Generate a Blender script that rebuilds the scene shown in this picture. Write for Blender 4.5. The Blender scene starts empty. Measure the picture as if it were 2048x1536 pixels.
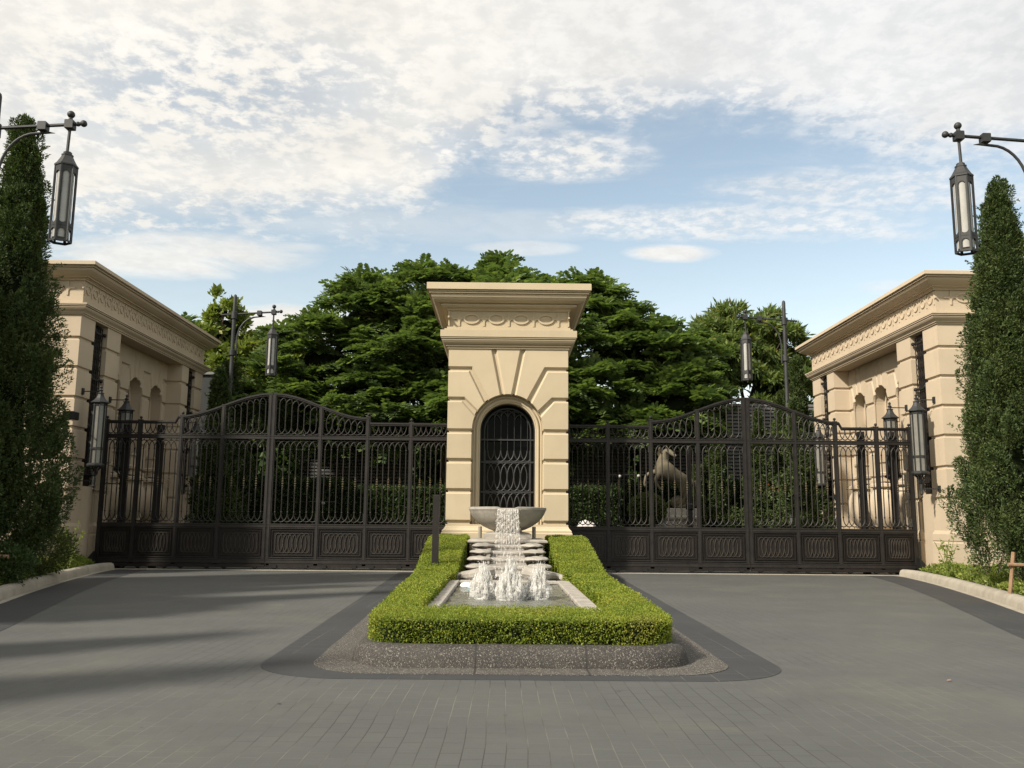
import bpy, bmesh, math, random
import numpy as np
from mathutils import Vector, Matrix
R = math.radians
S = bpy.context.scene
col = S.collection
rnd = random.Random(7)
RNG = np.random.default_rng(11)

# ---------------------------------------------------------------- camera
cam = bpy.data.objects.new('camera', bpy.data.cameras.new('camera'))
col.objects.link(cam)
S.camera = cam
CYAW, CPITCH, CROLL, CF = 0.0085, 0.1533, 0.0090, 1800.0
fw = Vector((math.sin(CYAW)*math.cos(CPITCH), math.cos(CYAW)*math.cos(CPITCH), math.sin(CPITCH)))
rt = Vector((math.cos(CYAW), -math.sin(CYAW), 0)); up = rt.cross(fw)
r2 = rt*math.cos(CROLL)+up*math.sin(CROLL); u2 = up*math.cos(CROLL)-rt*math.sin(CROLL)
cam.matrix_world = Matrix(((r2.x, u2.x, -fw.x, -0.166), (r2.y, u2.y, -fw.y, 0), (r2.z, u2.z, -fw.z, 1.4), (0, 0, 0, 1)))
cam.data.sensor_width = 36; cam.data.lens = 36*CF/2048
cam.data.clip_start = 0.05; cam.data.clip_end = 4000
S.render.resolution_x = 1024; S.render.resolution_y = 768

# ---------------------------------------------------------------- light, sky
S.view_settings.view_transform = 'Standard'; S.view_settings.look = 'None'
S.view_settings.exposure = 0.55; S.view_settings.gamma = 1
SUN_AZ = math.atan2(-0.79, -0.61); SUN_EL = R(38)      # direction the light comes from
sd = Vector((math.sin(SUN_AZ)*math.cos(SUN_EL), math.cos(SUN_AZ)*math.cos(SUN_EL), math.sin(SUN_EL)))
sl = bpy.data.lights.new('sun', 'SUN'); sl.energy = 4.9; sl.angle = R(2.8); sl.color = (1, 0.92, 0.8)
so = bpy.data.objects.new('sun', sl); col.objects.link(so)
so.rotation_euler = sd.to_track_quat('Z', 'Y').to_euler(); so.location = (-20, -20, 30)

W = bpy.data.worlds.new('World'); S.world = W; W.use_nodes = True
class NG:
    """small node-graph helper"""
    def __init__(s, nt): s.nt = nt; s.n = nt.nodes; s.l = nt.links
    def new(s, t, **kw):
        n = s.n.new(t)
        for k, v in kw.items(): setattr(n, k, v)
        return n
    def put(s, sock, v):
        if v is None: return
        if isinstance(v, bpy.types.NodeSocket): s.l.new(v, sock)
        else: sock.default_value = v
    def m(s, op, a, b=None, c=None, clamp=False):
        n = s.new('ShaderNodeMath', operation=op, use_clamp=clamp)
        s.put(n.inputs[0], a); s.put(n.inputs[1], b)
        if c is not None: s.put(n.inputs[2], c)
        return n.outputs[0]
    def rng(s, v, a, b, c=0.0, d=1.0, smooth=True):
        n = s.new('ShaderNodeMapRange'); n.interpolation_type = 'SMOOTHSTEP' if smooth else 'LINEAR'
        s.put(n.inputs[0], v)
        for i, q in enumerate((a, b, c, d)): s.put(n.inputs[1+i], q)
        return n.outputs[0]
    def noise(s, vec, scale, detail=4, rough=.55, dist=0, out=0):
        n = s.new('ShaderNodeTexNoise'); s.put(n.inputs['Vector'], vec)
        n.inputs['Scale'].default_value = scale; n.inputs['Detail'].default_value = detail
        n.inputs['Roughness'].default_value = rough; n.inputs['Distortion'].default_value = dist
        return n.outputs[out]
    def mix(s, f, a, b, mode='MIX'):
        n = s.new('ShaderNodeMix', data_type='RGBA', blend_type=mode)
        s.put(n.inputs[0], f); s.put(n.inputs[6], a); s.put(n.inputs[7], b)
        return n.outputs[2]
    def xyz(s, v):
        n = s.new('ShaderNodeSeparateXYZ'); s.put(n.inputs[0], v); return n.outputs
    def vec(s, x, y, z):
        n = s.new('ShaderNodeCombineXYZ'); s.put(n.inputs[0], x); s.put(n.inputs[1], y); s.put(n.inputs[2], z); return n.outputs[0]

def build_sky():
    g = NG(W.node_tree); g.n.clear()
    sky = g.new('ShaderNodeTexSky', sky_type='NISHITA'); sky.sun_disc = False
    sky.sun_elevation = SUN_EL; sky.sun_rotation = SUN_AZ % (2*math.pi)
    sky.air_density = 1.0; sky.dust_density = 0.6; sky.ozone_density = 2.0; sky.altitude = 0
    geo = g.new('ShaderNodeTexCoord').outputs['Generated']
    x, y, z = g.xyz(geo)
    yy = g.m('MAXIMUM', g.m('ABSOLUTE', y), .05)
    u = g.m('DIVIDE', x, yy); v = g.m('DIVIDE', z, yy)
    zz = g.m('ADD', g.m('MAXIMUM', z, 0.0), .12)
    P = g.vec(g.m('DIVIDE', x, zz), g.m('DIVIDE', y, zz), 0.0)
    wob = g.m('SUBTRACT', g.noise(P, 1.1, 5, .6), .5)
    # lower edge of the main cloud sheet: low at left, high at right
    vb = g.m('ADD', g.rng(u, -.14, .03, .335, .470), g.rng(u, .28, .55, 0, -.05))
    wb2 = g.m('ADD', g.m('MULTIPLY', wob, .16), g.m('MULTIPLY', g.m('SUBTRACT', g.noise(P, 12, 5, .6), .5), .10))
    sheet = g.rng(g.m('ADD', g.m('SUBTRACT', v, vb), wb2), -.04, .045)
    cells = g.noise(P, 20, 5, .62, .15)
    big = g.noise(P, 4.5, 4, .6, .1)
    low = g.rng(g.m('ADD', g.m('MULTIPLY', cells, .6), g.m('MULTIPLY', big, .4)), .44, .56, 1, 0)
    def ell(cu, cv, ru, rv):
        du = g.m('DIVIDE', g.m('SUBTRACT', u, cu), ru); dv = g.m('DIVIDE', g.m('SUBTRACT', v, cv), rv)
        return g.m('SQRT', g.m('ADD', g.m('MULTIPLY', du, du), g.m('MULTIPLY', dv, dv)))
    hm = g.m('MAXIMUM', g.rng(ell(-.36, .50, .30, .11), .1, 1.15, .62, .06), g.rng(ell(-.02, .44, .16, .05), .1, 1.1, .6, .0))
    edge = g.rng(g.m('SUBTRACT', v, vb), .0, .08, .7, .0)
    tot = g.m('MULTIPLY', sheet, g.m('SUBTRACT', 1.0, g.m('MULTIPLY', low, g.m('MAXIMUM', hm, edge))))
    # thin streaks and separate clouds below the sheet
    Ps = g.vec(g.m('MULTIPLY', u, 3.4), g.m('MULTIPLY', v, 16.0), 0.0)
    st = g.noise(Ps, 1.5, 7, .62, 1.0)
    def blob(cu, cv, ru, rv, gain=1.0, a=.38, b=.72):
        du = g.m('DIVIDE', g.m('SUBTRACT', u, cu), ru); dv = g.m('DIVIDE', g.m('SUBTRACT', v, cv), rv)
        d = g.m('SQRT', g.m('ADD', g.m('MULTIPLY', du, du), g.m('MULTIPLY', dv, dv)))
        f = g.m('SUBTRACT', 1.0, d, clamp=True)
        f = g.m('MULTIPLY', g.m('SQRT', f), st)
        return g.m('MULTIPLY', g.rng(f, a*.6, b*.75), gain)
    cellw = g.m('ADD', .35, g.m('MULTIPLY', g.rng(cells, .38, .62), .65))
    for cu, cv, ru, rv, ga in ((.07, .425, .13, .040, .95), (.28, .345, .30, .032, .8), (.45, .39, .26, .035, .75), (.192, .309, .07, .014, 1.0),
                               (-.37, .30, .20, .035, .8), (-.25, .218, .13, .030, 1.0), (.02, .313, .08, .012, .5), (.47, .27, .09, .014, .5), (-.1, .34, .3, .03, .3)):
        b = blob(cu, cv, ru, rv, ga, .20, .55)
        if rv > .03 and cv > .33: b = g.m('MULTIPLY', b, cellw)
        tot = g.m('MAXIMUM', tot, b)
    veil = g.m('MULTIPLY', g.rng(st, .45, .9), .30)
    tot = g.m('MAXIMUM', tot, veil)
    tot = g.m('MAXIMUM', tot, g.m('MULTIPLY', g.rng(g.m('SUBTRACT', v, .05), .34, .0), .30))
    shade = g.m('MULTIPLY', g.rng(g.noise(P, 2.6, 5, .6), .25, .7, .90, 1.05), g.rng(cells, .35, .65, .95, 1.04))
    cc = g.mix(g.rng(u, -.2, .4), (5.7, 5.45, 5.0, 1), (5.3, 5.25, 5.15, 1))
    cc = g.mix(1.0, cc, g.vec(shade, shade, shade), 'MULTIPLY')
    tint = g.mix(1.0, sky.outputs[0], (1.72, 1.38, 1.03, 1), 'MULTIPLY')
    final = g.mix(g.m('MULTIPLY', tot, .93, clamp=True), tint, cc)
    bg = g.new('ShaderNodeBackground'); g.put(bg.inputs[0], final); bg.inputs[1].default_value = 0.12
    out = g.new('ShaderNodeOutputWorld'); g.l.new(bg.outputs[0], out.inputs[0])
build_sky()

# ---------------------------------------------------------------- materials
def mat(name, base, rough=.7, metal=0.0, var=.12, vscale=1.5, bump=0.0, bscale=30, spec=.5, dirt=None, coat=0, blk=0):
    M = bpy.data.materials.new(name); M.use_nodes = True
    g = NG(M.node_tree); b = g.n['Principled BSDF']
    P = g.new('ShaderNodeTexCoord').outputs['Object']
    n1 = g.noise(P, vscale, 5, .6)
    k = g.rng(n1, .25, .75, 1-var, 1+var)
    if blk: k = g.m('MULTIPLY', k, g.rng(g.new('ShaderNodeObjectInfo').outputs['Random'], 0, 1, 1-blk, 1+blk))
    c = g.mix(1.0, (*base, 1), g.vec(k, k, k), 'MULTIPLY')
    if dirt:
        colr, sc, amt = dirt
        px, py, pz = g.xyz(P)
        streak = g.noise(g.vec(g.m('MULTIPLY', px, 3.0), g.m('MULTIPLY', py, 3.0), g.m('MULTIPLY', pz, .45)), sc, 5, .65)
        c = g.mix(g.rng(streak, .5, .8, 0, amt), c, (*colr, 1))
    g.put(b.inputs['Base Color'], c)
    b.inputs['Roughness'].default_value = rough; b.inputs['Metallic'].default_value = metal
    b.inputs['Specular IOR Level'].default_value = spec; b.inputs['Coat Weight'].default_value = coat
    if bump:
        bn = g.new('ShaderNodeBump'); bn.inputs['Strength'].default_value = bump; bn.inputs['Distance'].default_value = .02
        g.put(bn.inputs['Height'], g.noise(P, bscale, 6, .65)); g.l.new(bn.outputs[0], b.inputs['Normal'])
    return M

def leafmat(name, a, b, trans=.35, yellow=None, patch=None):
    M = bpy.data.materials.new(name); M.use_nodes = True
    g = NG(M.node_tree); g.n.clear()
    isl = g.new('ShaderNodeNewGeometry').outputs['Random Per Island']
    P = g.new('ShaderNodeTexCoord').outputs['Object']
    f = g.m('ADD', g.m('MULTIPLY', isl, .55), g.m('MULTIPLY', g.rng(g.noise(P, 1.2, 3, .6), .3, .7), .45))
    c = g.mix(f, (*a, 1), (*b, 1))
    if yellow:
        c = g.mix(g.rng(isl, 1-yellow[1], 1.0, 0, 1, False), c, (*yellow[0], 1))
    if patch:
        c = g.mix(g.rng(g.noise(P, patch[1], 3, .6), .55, .72, 0, patch[2]), c, (*patch[0], 1))
    d = g.new('ShaderNodeBsdfPrincipled'); g.put(d.inputs['Base Color'], c); d.inputs['Roughness'].default_value = .55
    d.inputs['Specular IOR Level'].default_value = .22
    t = g.new('ShaderNodeBsdfTranslucent'); g.put(t.inputs[0], g.mix(1.0, c, (1.25, 1.35, .6, 1), 'MULTIPLY'))
    mx = g.new('ShaderNodeMixShader'); mx.inputs[0].default_value = trans
    g.l.new(d.outputs[0], mx.inputs[1]); g.l.new(t.outputs[0], mx.inputs[2])
    o = g.new('ShaderNodeOutputMaterial'); g.l.new(mx.outputs[0], o.inputs[0])
    return M

STONE = mat('cream_limestone', (.445, .370, .252), .8, var=.05, vscale=.9, bump=.12, bscale=45, spec=.3, blk=.05, dirt=((.39, .31, .20), .8, .28))
STONE2 = mat('building_limestone', (.44, .362, .262), .82, var=.06, vscale=.7, bump=.12, bscale=40, spec=.3, blk=.045, dirt=((.32, .25, .17), .7, .35))
IRON = mat('bronzed_iron', (.0145, .0118, .0098), .60, metal=.2, var=.4, vscale=3, bump=.1, bscale=60)
IRONP = mat('iron_panel', (.0135, .0100, .0080), .5, metal=.25, var=.3, vscale=4)
IRONO = mat('worn_iron_relief', (.034, .028, .022), .6, metal=.2, var=.3, vscale=6)
IRONB = mat('black_iron', (.014, .014, .014), .45, metal=.3, var=.2, vscale=5)
GOLD = mat('worn_brass', (.13, .105, .065), .4, metal=.6, var=.3, vscale=20)
LAMPM = mat('slate_grey_iron', (.030, .031, .031), .58, metal=.3, var=.2, vscale=4)
CONC = mat('kerb_concrete', (.30, .27, .215), .9, var=.14, vscale=2.5, bump=.4, bscale=25, dirt=((.13, .12, .09), 1.2, .5))
FOUNT = mat('grey_sandstone', (.31, .285, .245), .7, var=.22, vscale=3, bump=.3, bscale=18, dirt=((.14, .12, .10), 1.5, .6))
SOIL = mat('soil', (.045, .032, .022), .95, var=.3, vscale=8, bump=.6, bscale=20)
BARK = mat('bark', (.10, .075, .055), .9, var=.3, vscale=6, bump=.6, bscale=18)
WOOD = mat('stake_wood', (.23, .14, .08), .85, var=.25, vscale=8, bump=.3, bscale=25)
HORSE = mat('weathered_tan_stone', (.105, .088, .054), .8, var=.3, vscale=3, bump=.3, bscale=10)
GRASS = mat('lawn', (.05, .075, .018), .95, var=.3, vscale=5, bump=.5, bscale=40)
LOUV = mat('grey_slats', (.15, .15, .145), .7, var=.1)
WALLG = mat('dark_grey_render', (.024, .027, .028), .85, var=.1)
FROST = mat('frosted_glass', (.34, .335, .31), .2, var=.10, vscale=3)
WGLASS = mat('lantern_glass', (.17, .165, .145), .12, var=.15, vscale=3)
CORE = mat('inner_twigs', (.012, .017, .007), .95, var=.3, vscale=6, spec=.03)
L_HEDGE = leafmat('hedge_leaf', (.100, .150, .020), (.27, .31, .042), .32, ((.34, .30, .04), .12), ((.17, .12, .05), 1.3, .35))
L_JUN = leafmat('juniper_leaf', (.026, .046, .018), (.090, .120, .036), .22)
L_FEATH = leafmat('feathery_leaf', (.050, .086, .036), (.150, .205, .072), .38, ((.22, .28, .08), .12))
L_MANGO = leafmat('long_leaf', (.058, .095, .028), (.160, .205, .060), .36, ((.25, .19, .04), .05))
L_BROAD = leafmat('light_leaf', (.075, .120, .020), (.200, .230, .050), .35, ((.30, .29, .09), .10))
L_DARK = leafmat('dark_leaf', (.024, .045, .016), (.060, .092, .026), .25)
L_COVER = leafmat('cover_leaf', (.095, .150, .025), (.25, .29, .065), .35, ((.33, .34, .12), .12))
L_TOPI = leafmat('topiary_leaf', (.05, .075, .02), (.10, .12, .035), .25)
L_RED = leafmat('red_flower', (.40, .05, .03), (.5, .12, .05), .3)

def paver_mat(name, base, warm=False, bw=.42, bh=.17, k=1.0):
    M = bpy.data.materials.new(name); M.use_nodes = True
    g = NG(M.node_tree); b = g.n['Principled BSDF']
    P = g.new('ShaderNodeTexCoord').outputs['Object']
    x, y, z = g.xyz(P)
    # courses run away from the gate and bow slightly outwards
    wob = g.m('MULTIPLY', g.m('SUBTRACT', g.noise(P, .35, 2, .5), .5), .10)
    xx = g.m('ADD', x, wob)
    br = g.new('ShaderNodeTexBrick'); g.put(br.inputs['Vector'], g.vec(y, xx, 0.0))
    br.inputs['Scale'].default_value = 1; br.inputs['Mortar Size'].default_value = .0035; br.inputs['Mortar Smooth'].default_value = .25
    br.inputs['Brick Width'].default_value = bw; br.inputs['Row Height'].default_value = bh
    br.inputs['Color1'].default_value = (.45, .45, .45, 1); br.inputs['Color2'].default_value = (.55, .55, .55, 1); br.inputs['Mortar'].default_value = (0, 0, 0, 1)
    fac = br.outputs['Fac']
    tone = g.xyz(br.outputs['Color'])[0]
    big = g.noise(P, .32, 4, .6); mid = g.noise(P, 2.2, 5, .6)
    stk = g.noise(g.vec(g.m('MULTIPLY', x, 1.2), g.m('MULTIPLY', y, 16.0), 0.0), 2.2, 6, .65)
    v = g.m('ADD', g.m('ADD', g.m('MULTIPLY', big, .34), g.m('MULTIPLY', mid, .16)), g.m('ADD', g.m('MULTIPLY', stk, .16), g.m('MULTIPLY', tone, .6)))
    v = g.m('MULTIPLY', g.rng(v, .3, .98, .60, 1.38, False), k)
    spots = g.rng(g.noise(P, 3.3, 4, .7, 1.0), .66, .74, 1.0, .62); v = g.m('MULTIPLY', v, spots)
    c = g.mix(1.0, (*base, 1), g.vec(v, v, v), 'MULTIPLY')
    dust = g.rng(g.noise(P, .42, 6, .68, .4), .47, .72, 0, .42)
    c = g.mix(dust, c, (base[0]*1.65, base[1]*1.55, base[2]*1.30, 1))
    # joints: dark where open, pale where filled with sand
    jn = g.rng(g.noise(P, .5, 3, .6), .42, .58)
    jc = g.mix(jn, (.030, .028, .025, 1), (.150, .140, .118, 1))
    jm = g.m('MULTIPLY', fac, g.rng(g.noise(P, 1.3, 4, .6), .30, .60, .30, .85))
    c = g.mix(jm, c, jc)
    g.put(b.inputs['Base Color'], c); b.inputs['Roughness'].default_value = .72
    b.inputs['Specular IOR Level'].default_value = .4
    bn = g.new('ShaderNodeBump'); bn.inputs['Strength'].default_value = .45; bn.inputs['Distance'].default_value = .006
    hgt = g.m('ADD', g.m('MULTIPLY', fac, -1.0), g.m('ADD', g.m('MULTIPLY', stk, .9), g.m('MULTIPLY', g.noise(P, 60, 3, .6), .25)))
    g.put(bn.inputs['Height'], hgt); g.l.new(bn.outputs[0], b.inputs['Normal'])
    return M
PAVE = paver_mat('grey_stone_setts', (.071, .073, .068), bw=.27, bh=.135)
BAND = paver_mat('charcoal_setts', (.032, .033, .034), bw=.3, bh=.3)

def aggregate_mat(name, kk):
    M = bpy.data.materials.new(name); M.use_nodes = True
    g = NG(M.node_tree); b = g.n['Principled BSDF']
    P = g.new('ShaderNodeTexCoord').outputs['Object']
    vo = g.new('ShaderNodeTexVoronoi'); g.put(vo.inputs['Vector'], P); vo.inputs['Scale'].default_value = 135
    h = g.xyz(vo.outputs['Color'])[0]
    c = g.mix(g.rng(h, .35, .95), (.030*kk, .027*kk, .024*kk, 1), (.080*kk, .071*kk, .060*kk, 1))
    c = g.mix(g.rng(h, .88, .97), c, (.26*kk, .24*kk, .20*kk, 1))
    c = g.mix(g.rng(g.noise(P, 1.5, 4, .6), .5, .75, 0, .4), c, (.085*kk, .078*kk, .066*kk, 1))
    x, y, z = g.xyz(P)
    for jx in (-.42, .66):
        c = g.mix(g.m('MULTIPLY', g.m('LESS_THAN', g.m('ABSOLUTE', g.m('SUBTRACT', x, jx)), .011), .9), c, (.02, .018, .015, 1))
    g.put(b.inputs['Base Color'], c); b.inputs['Roughness'].default_value = .8
    bn = g.new('ShaderNodeBump'); bn.inputs['Strength'].default_value = .7; bn.inputs['Distance'].default_value = .006
    g.put(bn.inputs['Height'], g.m('SUBTRACT', 1.0, vo.outputs['Distance'])); g.l.new(bn.outputs[0], b.inputs['Normal'])
    return M
AGG = aggregate_mat('exposed_aggregate_apron', 1.25); AGG2 = aggregate_mat('exposed_aggregate_kerb', .80)  # kerb is a darker copy of the apron mix: edge shading put into its colour

def water_mat(name, foam=0.0, kind='pool'):
    M = bpy.data.materials.new(name); M.use_nodes = True
    g = NG(M.node_tree); b = g.n['Principled BSDF']
    P = g.new('ShaderNodeTexCoord').outputs['Object']; x, y, z = g.xyz(P)
    bn = g.new('ShaderNodeBump'); bn.inputs['Distance'].default_value = .03
    if kind == 'pool':
        # foam and bubbles gather round the three jets
        dx = g.m('ABSOLUTE', x); dy = g.m('ABSOLUTE', g.m('SUBTRACT', y, 14.0))
        d = g.m('SQRT', g.m('ADD', g.m('POWER', g.m('DIVIDE', dx, .95), 2.0), g.m('POWER', g.m('DIVIDE', dy, 2.6), 2.0)))
        n = g.noise(P, 7, 6, .7, .6)
        f = g.rng(g.m('SUBTRACT', n, g.m('MULTIPLY', d, .22)), .30, .50)
        c = g.mix(f, (.11, .115, .095, 1), (.66, .66, .62, 1))
        g.put(b.inputs['Base Color'], c); g.put(b.inputs['Roughness'], g.rng(f, 0, 1, .08, .5))
        bn.inputs['Strength'].default_value = .9; g.put(bn.inputs['Height'], g.noise(P, 9, 5, .65, .5))
    elif kind == 'fall':
        n = g.noise(g.vec(g.m('MULTIPLY', x, 26.0), g.m('MULTIPLY', y, 26.0), g.m('MULTIPLY', z, 5.5)), 1.3, 5, .7, .4)
        f = g.rng(n, .44, .64)
        b.inputs['Base Color'].default_value = (.70, .67, .62, 1); b.inputs['Roughness'].default_value = .15
        g.put(b.inputs['Alpha'], g.rng(f, 0, 1, .06, .62))
        bn.inputs['Strength'].default_value = 1.0; g.put(bn.inputs['Height'], n)
    else:
        n = g.noise(g.vec(g.m('MULTIPLY', x, 22.0), g.m('MULTIPLY', y, 22.0), g.m('MULTIPLY', z, 8.0)), 1.7, 6, .72, .6)
        f = g.rng(n, .36, .60); c = g.mix(f, (.66, .65, .62, 1), (.92, .91, .88, 1))
        df = g.new('ShaderNodeBsdfDiffuse'); tl = g.new('ShaderNodeBsdfTranslucent'); tp = g.new('ShaderNodeBsdfTransparent'); gl = g.new('ShaderNodeBsdfGlossy')
        g.put(df.inputs[0], c); g.put(tl.inputs[0], c); gl.inputs['Roughness'].default_value = .2
        def mx(fac, a_, b_):
            m = g.new('ShaderNodeMixShader'); g.put(m.inputs[0], fac); g.l.new(a_, m.inputs[1]); g.l.new(b_, m.inputs[2]); return m.outputs[0]
        o_ = mx(.10, mx(.5, df.outputs[0], tl.outputs[0]), gl.outputs[0]); o_ = mx(g.rng(f, 0, 1, .06, .72), tp.outputs[0], o_)
        out = [q for q in g.n if q.type == 'OUTPUT_MATERIAL'][0]; g.l.new(o_, out.inputs[0]); return M
    g.l.new(bn.outputs[0], b.inputs['Normal'])
    return M
WPOOL = water_mat('pool_water'); WFALL = water_mat('falling_water', kind='fall'); WJET = water_mat('jet_water', kind='jet')
GLASS = mat('dark_window_glass', (.002, .0022, .0025), .06, var=.1, spec=.05)

# ---------------------------------------------------------------- mesh builder
class MB:
    def __init__(s): s.v = []; s.f = []
    def add(s, vs, fs):
        o = len(s.v); s.v += [tuple(map(float, q)) for q in vs]; s.f += [tuple(i+o for i in f) for f in fs]; return s
    def box(s, x0, x1, y0, y1, z0, z1, c=0.0):
        x0, x1 = min(x0, x1), max(x0, x1); y0, y1 = min(y0, y1), max(y0, y1)
        if c <= 0:
            vs = [(x, y, z) for z in (z0, z1) for x, y in ((x0, y0), (x1, y0), (x1, y1), (x0, y1))]
            return s.add(vs, [(3, 2, 1, 0), (4, 5, 6, 7), (0, 1, 5, 4), (1, 2, 6, 5), (2, 3, 7, 6), (3, 0, 4, 7)])
        return s.sweep((x0, x1, y0, y1), [(-c, z0), (0, z0+c), (0, z1-c), (-c, z1)])
    def sweep(s, rect, prof, caps=True):
        """ring of a rectangle expanded by each profile offset, bottom to top"""
        x0, x1, y0, y1 = rect; n = len(prof); vs = []
        for o, z in prof: vs += [(x0-o, y0-o, z), (x1+o, y0-o, z), (x1+o, y1+o, z), (x0-o, y1+o, z)]
        fs = [(4*i+k, 4*i+(k+1) % 4, 4*i+4+(k+1) % 4, 4*i+4+k) for i in range(n-1) for k in range(4)]
        if caps: fs += [(3, 2, 1, 0), tuple(4*(n-1)+k for k in range(4))]
        return s.add(vs, fs)
    def prism(s, poly, y0, y1):
        """polygon in x,z pushed from y0 (front) to y1"""
        n = len(poly); vs = [(x, y0, z) for x, z in poly]+[(x, y1, z) for x, z in poly]
        return s.add(vs, [tuple(range(n)), tuple(range(2*n-1, n-1, -1))]+[(i, n+i, n+(i+1) % n, (i+1) % n) for i in range(n)])
    def prismz(s, poly, z0, z1):
        n = len(poly); vs = [(x, y, z0) for x, y in poly]+[(x, y, z1) for x, y in poly]
        return s.add(vs, [tuple(range(n-1, -1, -1)), tuple(range(n, 2*n))]+[(i, (i+1) % n, n+(i+1) % n, n+i) for i in range(n)])
    def panel(s, poly, yf, yc, yb, ins):
        """rusticated block: straight sides yb..yc, chamfer to the front yf; ins = inset of each edge i..i+1"""
        n = len(poly); A = sum(poly[i][0]*poly[(i+1) % n][1]-poly[(i+1) % n][0]*poly[i][1] for i in range(n))
        sg = 1 if A > 0 else -1; lines = []
        for i in range(n):
            (x0, z0), (x1, z1) = poly[i], poly[(i+1) % n]; L = math.hypot(x1-x0, z1-z0) or 1e-9
            nx, nz = -(z1-z0)/L*sg, (x1-x0)/L*sg; d = ins[i] if isinstance(ins, (list, tuple)) else ins
            lines.append((nx, nz, nx*x0+nz*z0+d))
        q = []
        for i in range(n):
            a, b = lines[i-1], lines[i]; det = a[0]*b[1]-a[1]*b[0]
            if abs(det) < 1e-3: q.append((poly[i][0]+b[0]*(b[2]-b[0]*poly[i][0]-b[1]*poly[i][1]), poly[i][1]+b[1]*(b[2]-b[0]*poly[i][0]-b[1]*poly[i][1])))
            else: q.append(((a[2]*b[1]-b[2]*a[1])/det, (a[0]*b[2]-b[0]*a[2])/det))
        vs = [(x, yb, z) for x, z in poly]+[(x, yc, z) for x, z in poly]+[(x, yf, z) for x, z in q]
        fs = [tuple(range(n)), tuple(range(3*n-1, 2*n-1, -1))]
        fs += [(k*n+i, k*n+(i+1) % n, k*n+n+(i+1) % n, k*n+n+i) for k in (0, 1) for i in range(n)]
        return s.add(vs, fs)
    def tube(s, pts, r, n=6, close=False, caps=True):
        pts = [Vector(p) for p in pts]; m = len(pts); rr = r if isinstance(r, (list, tuple)) else [r]*m
        vs = []; prev = None
        for i, p in enumerate(pts):
            t = (pts[(i+1) % m]-pts[i-1]) if close else (pts[min(i+1, m-1)]-pts[max(i-1, 0)])
            if t.length < 1e-9: t = Vector((0, 0, 1))
            t.normalize()
            a = prev - t*prev.dot(t) if prev is not None else (Vector((0, 1, 0)) if abs(t.y) < .9 else Vector((1, 0, 0)))
            a = (a - t*a.dot(t)).normalized(); prev = a; b = t.cross(a)
            for k in range(n):
                an = 2*math.pi*(k+.5)/n; vs.append(p+(a*math.cos(an)+b*math.sin(an))*rr[i])
        fs = []
        for i in range(m if close else m-1):
            j = (i+1) % m
            fs += [(i*n+k, i*n+(k+1) % n, j*n+(k+1) % n, j*n+k) for k in range(n)]
        if not close and caps: fs += [tuple(range(n-1, -1, -1)), tuple((m-1)*n+k for k in range(n))]
        return s.add(vs, fs)
    def lathe(s, prof, cx, cy, n=16, rot=0.0, cz=0.0, sx=1, sy=1):
        """profile (radius, z) bottom to top"""
        vs = []
        for r, z in prof:
            for k in range(n):
                a = rot+2*math.pi*k/n; vs.append((cx+math.cos(a)*r*sx, cy+math.sin(a)*r*sy, cz+z))
        m = len(prof); fs = [(i*n+k, i*n+(k+1) % n, (i+1)*n+(k+1) % n, (i+1)*n+k) for i in range(m-1) for k in range(n)]
        fs += [tuple(range(n-1, -1, -1)), tuple((m-1)*n+k for k in range(n))]
        return s.add(vs, fs)
    def ball(s, c, r, n=10, m=6, sq=(1, 1, 1)):
        vs = [(c[0], c[1], c[2]-r*sq[2])]
        for i in range(1, m):
            ph = -math.pi/2+math.pi*i/m
            for k in range(n): vs.append((c[0]+math.cos(ph)*math.cos(2*math.pi*k/n)*r*sq[0], c[1]+math.cos(ph)*math.sin(2*math.pi*k/n)*r*sq[1], c[2]+math.sin(ph)*r*sq[2]))
        vs.append((c[0], c[1], c[2]+r*sq[2])); L = len(vs)-1
        fs = [(0, 1+(k+1) % n, 1+k) for k in range(n)]+[(L, L-n+k, L-n+(k+1) % n) for k in range(n)]
        fs += [(1+i*n+k, 1+i*n+(k+1) % n, 1+(i+1)*n+(k+1) % n, 1+(i+1)*n+k) for i in range(m-2) for k in range(n)]
        return s.add(vs, fs)
    def map(s, f): s.v = [f(*q) for q in s.v]; return s
    def build(s, name, m, parent=None, smooth=False, fix=True, ang=35):
        me = bpy.data.meshes.new(name); off = ROOT.get(parent.name, Vector((0, 0, 0))) if parent else Vector((0, 0, 0))
        me.from_pydata([(x-off.x, y-off.y, z-off.z) for x, y, z in s.v], [], s.f)
        if fix:
            bm = bmesh.new(); bm.from_mesh(me); bmesh.ops.recalc_face_normals(bm, faces=bm.faces); bm.to_mesh(me); bm.free()
        if smooth:
            me.polygons.foreach_set('use_smooth', [True]*len(me.polygons))
            try: me.set_sharp_from_angle(angle=R(ang))
            except Exception: pass
        me.materials.append(m)
        o = bpy.data.objects.new(name, me); col.objects.link(o)
        if parent: o.parent = parent; ROOT[o.name] = off
        return o
ROOT = {}
def thing(name, label, cat, loc=(0, 0, 0), group=None):
    o = bpy.data.objects.new(name, None); o.empty_display_size = .2; col.objects.link(o); o.location = loc
    ROOT[o.name] = Vector(loc); return tag(o, label, cat, group)
def tag(o, label=None, cat=None, group=None, kind=None):
    if label: o['label'] = label
    if cat: o['category'] = cat
    if group: o['group'] = group
    if kind: o['kind'] = kind
    return o
def copy_tree(o, parent=None):
    c = o.copy(); col.objects.link(c)
    if parent: c.parent = parent
    for ch in list(o.children): copy_tree(ch, c)
    return c

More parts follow.
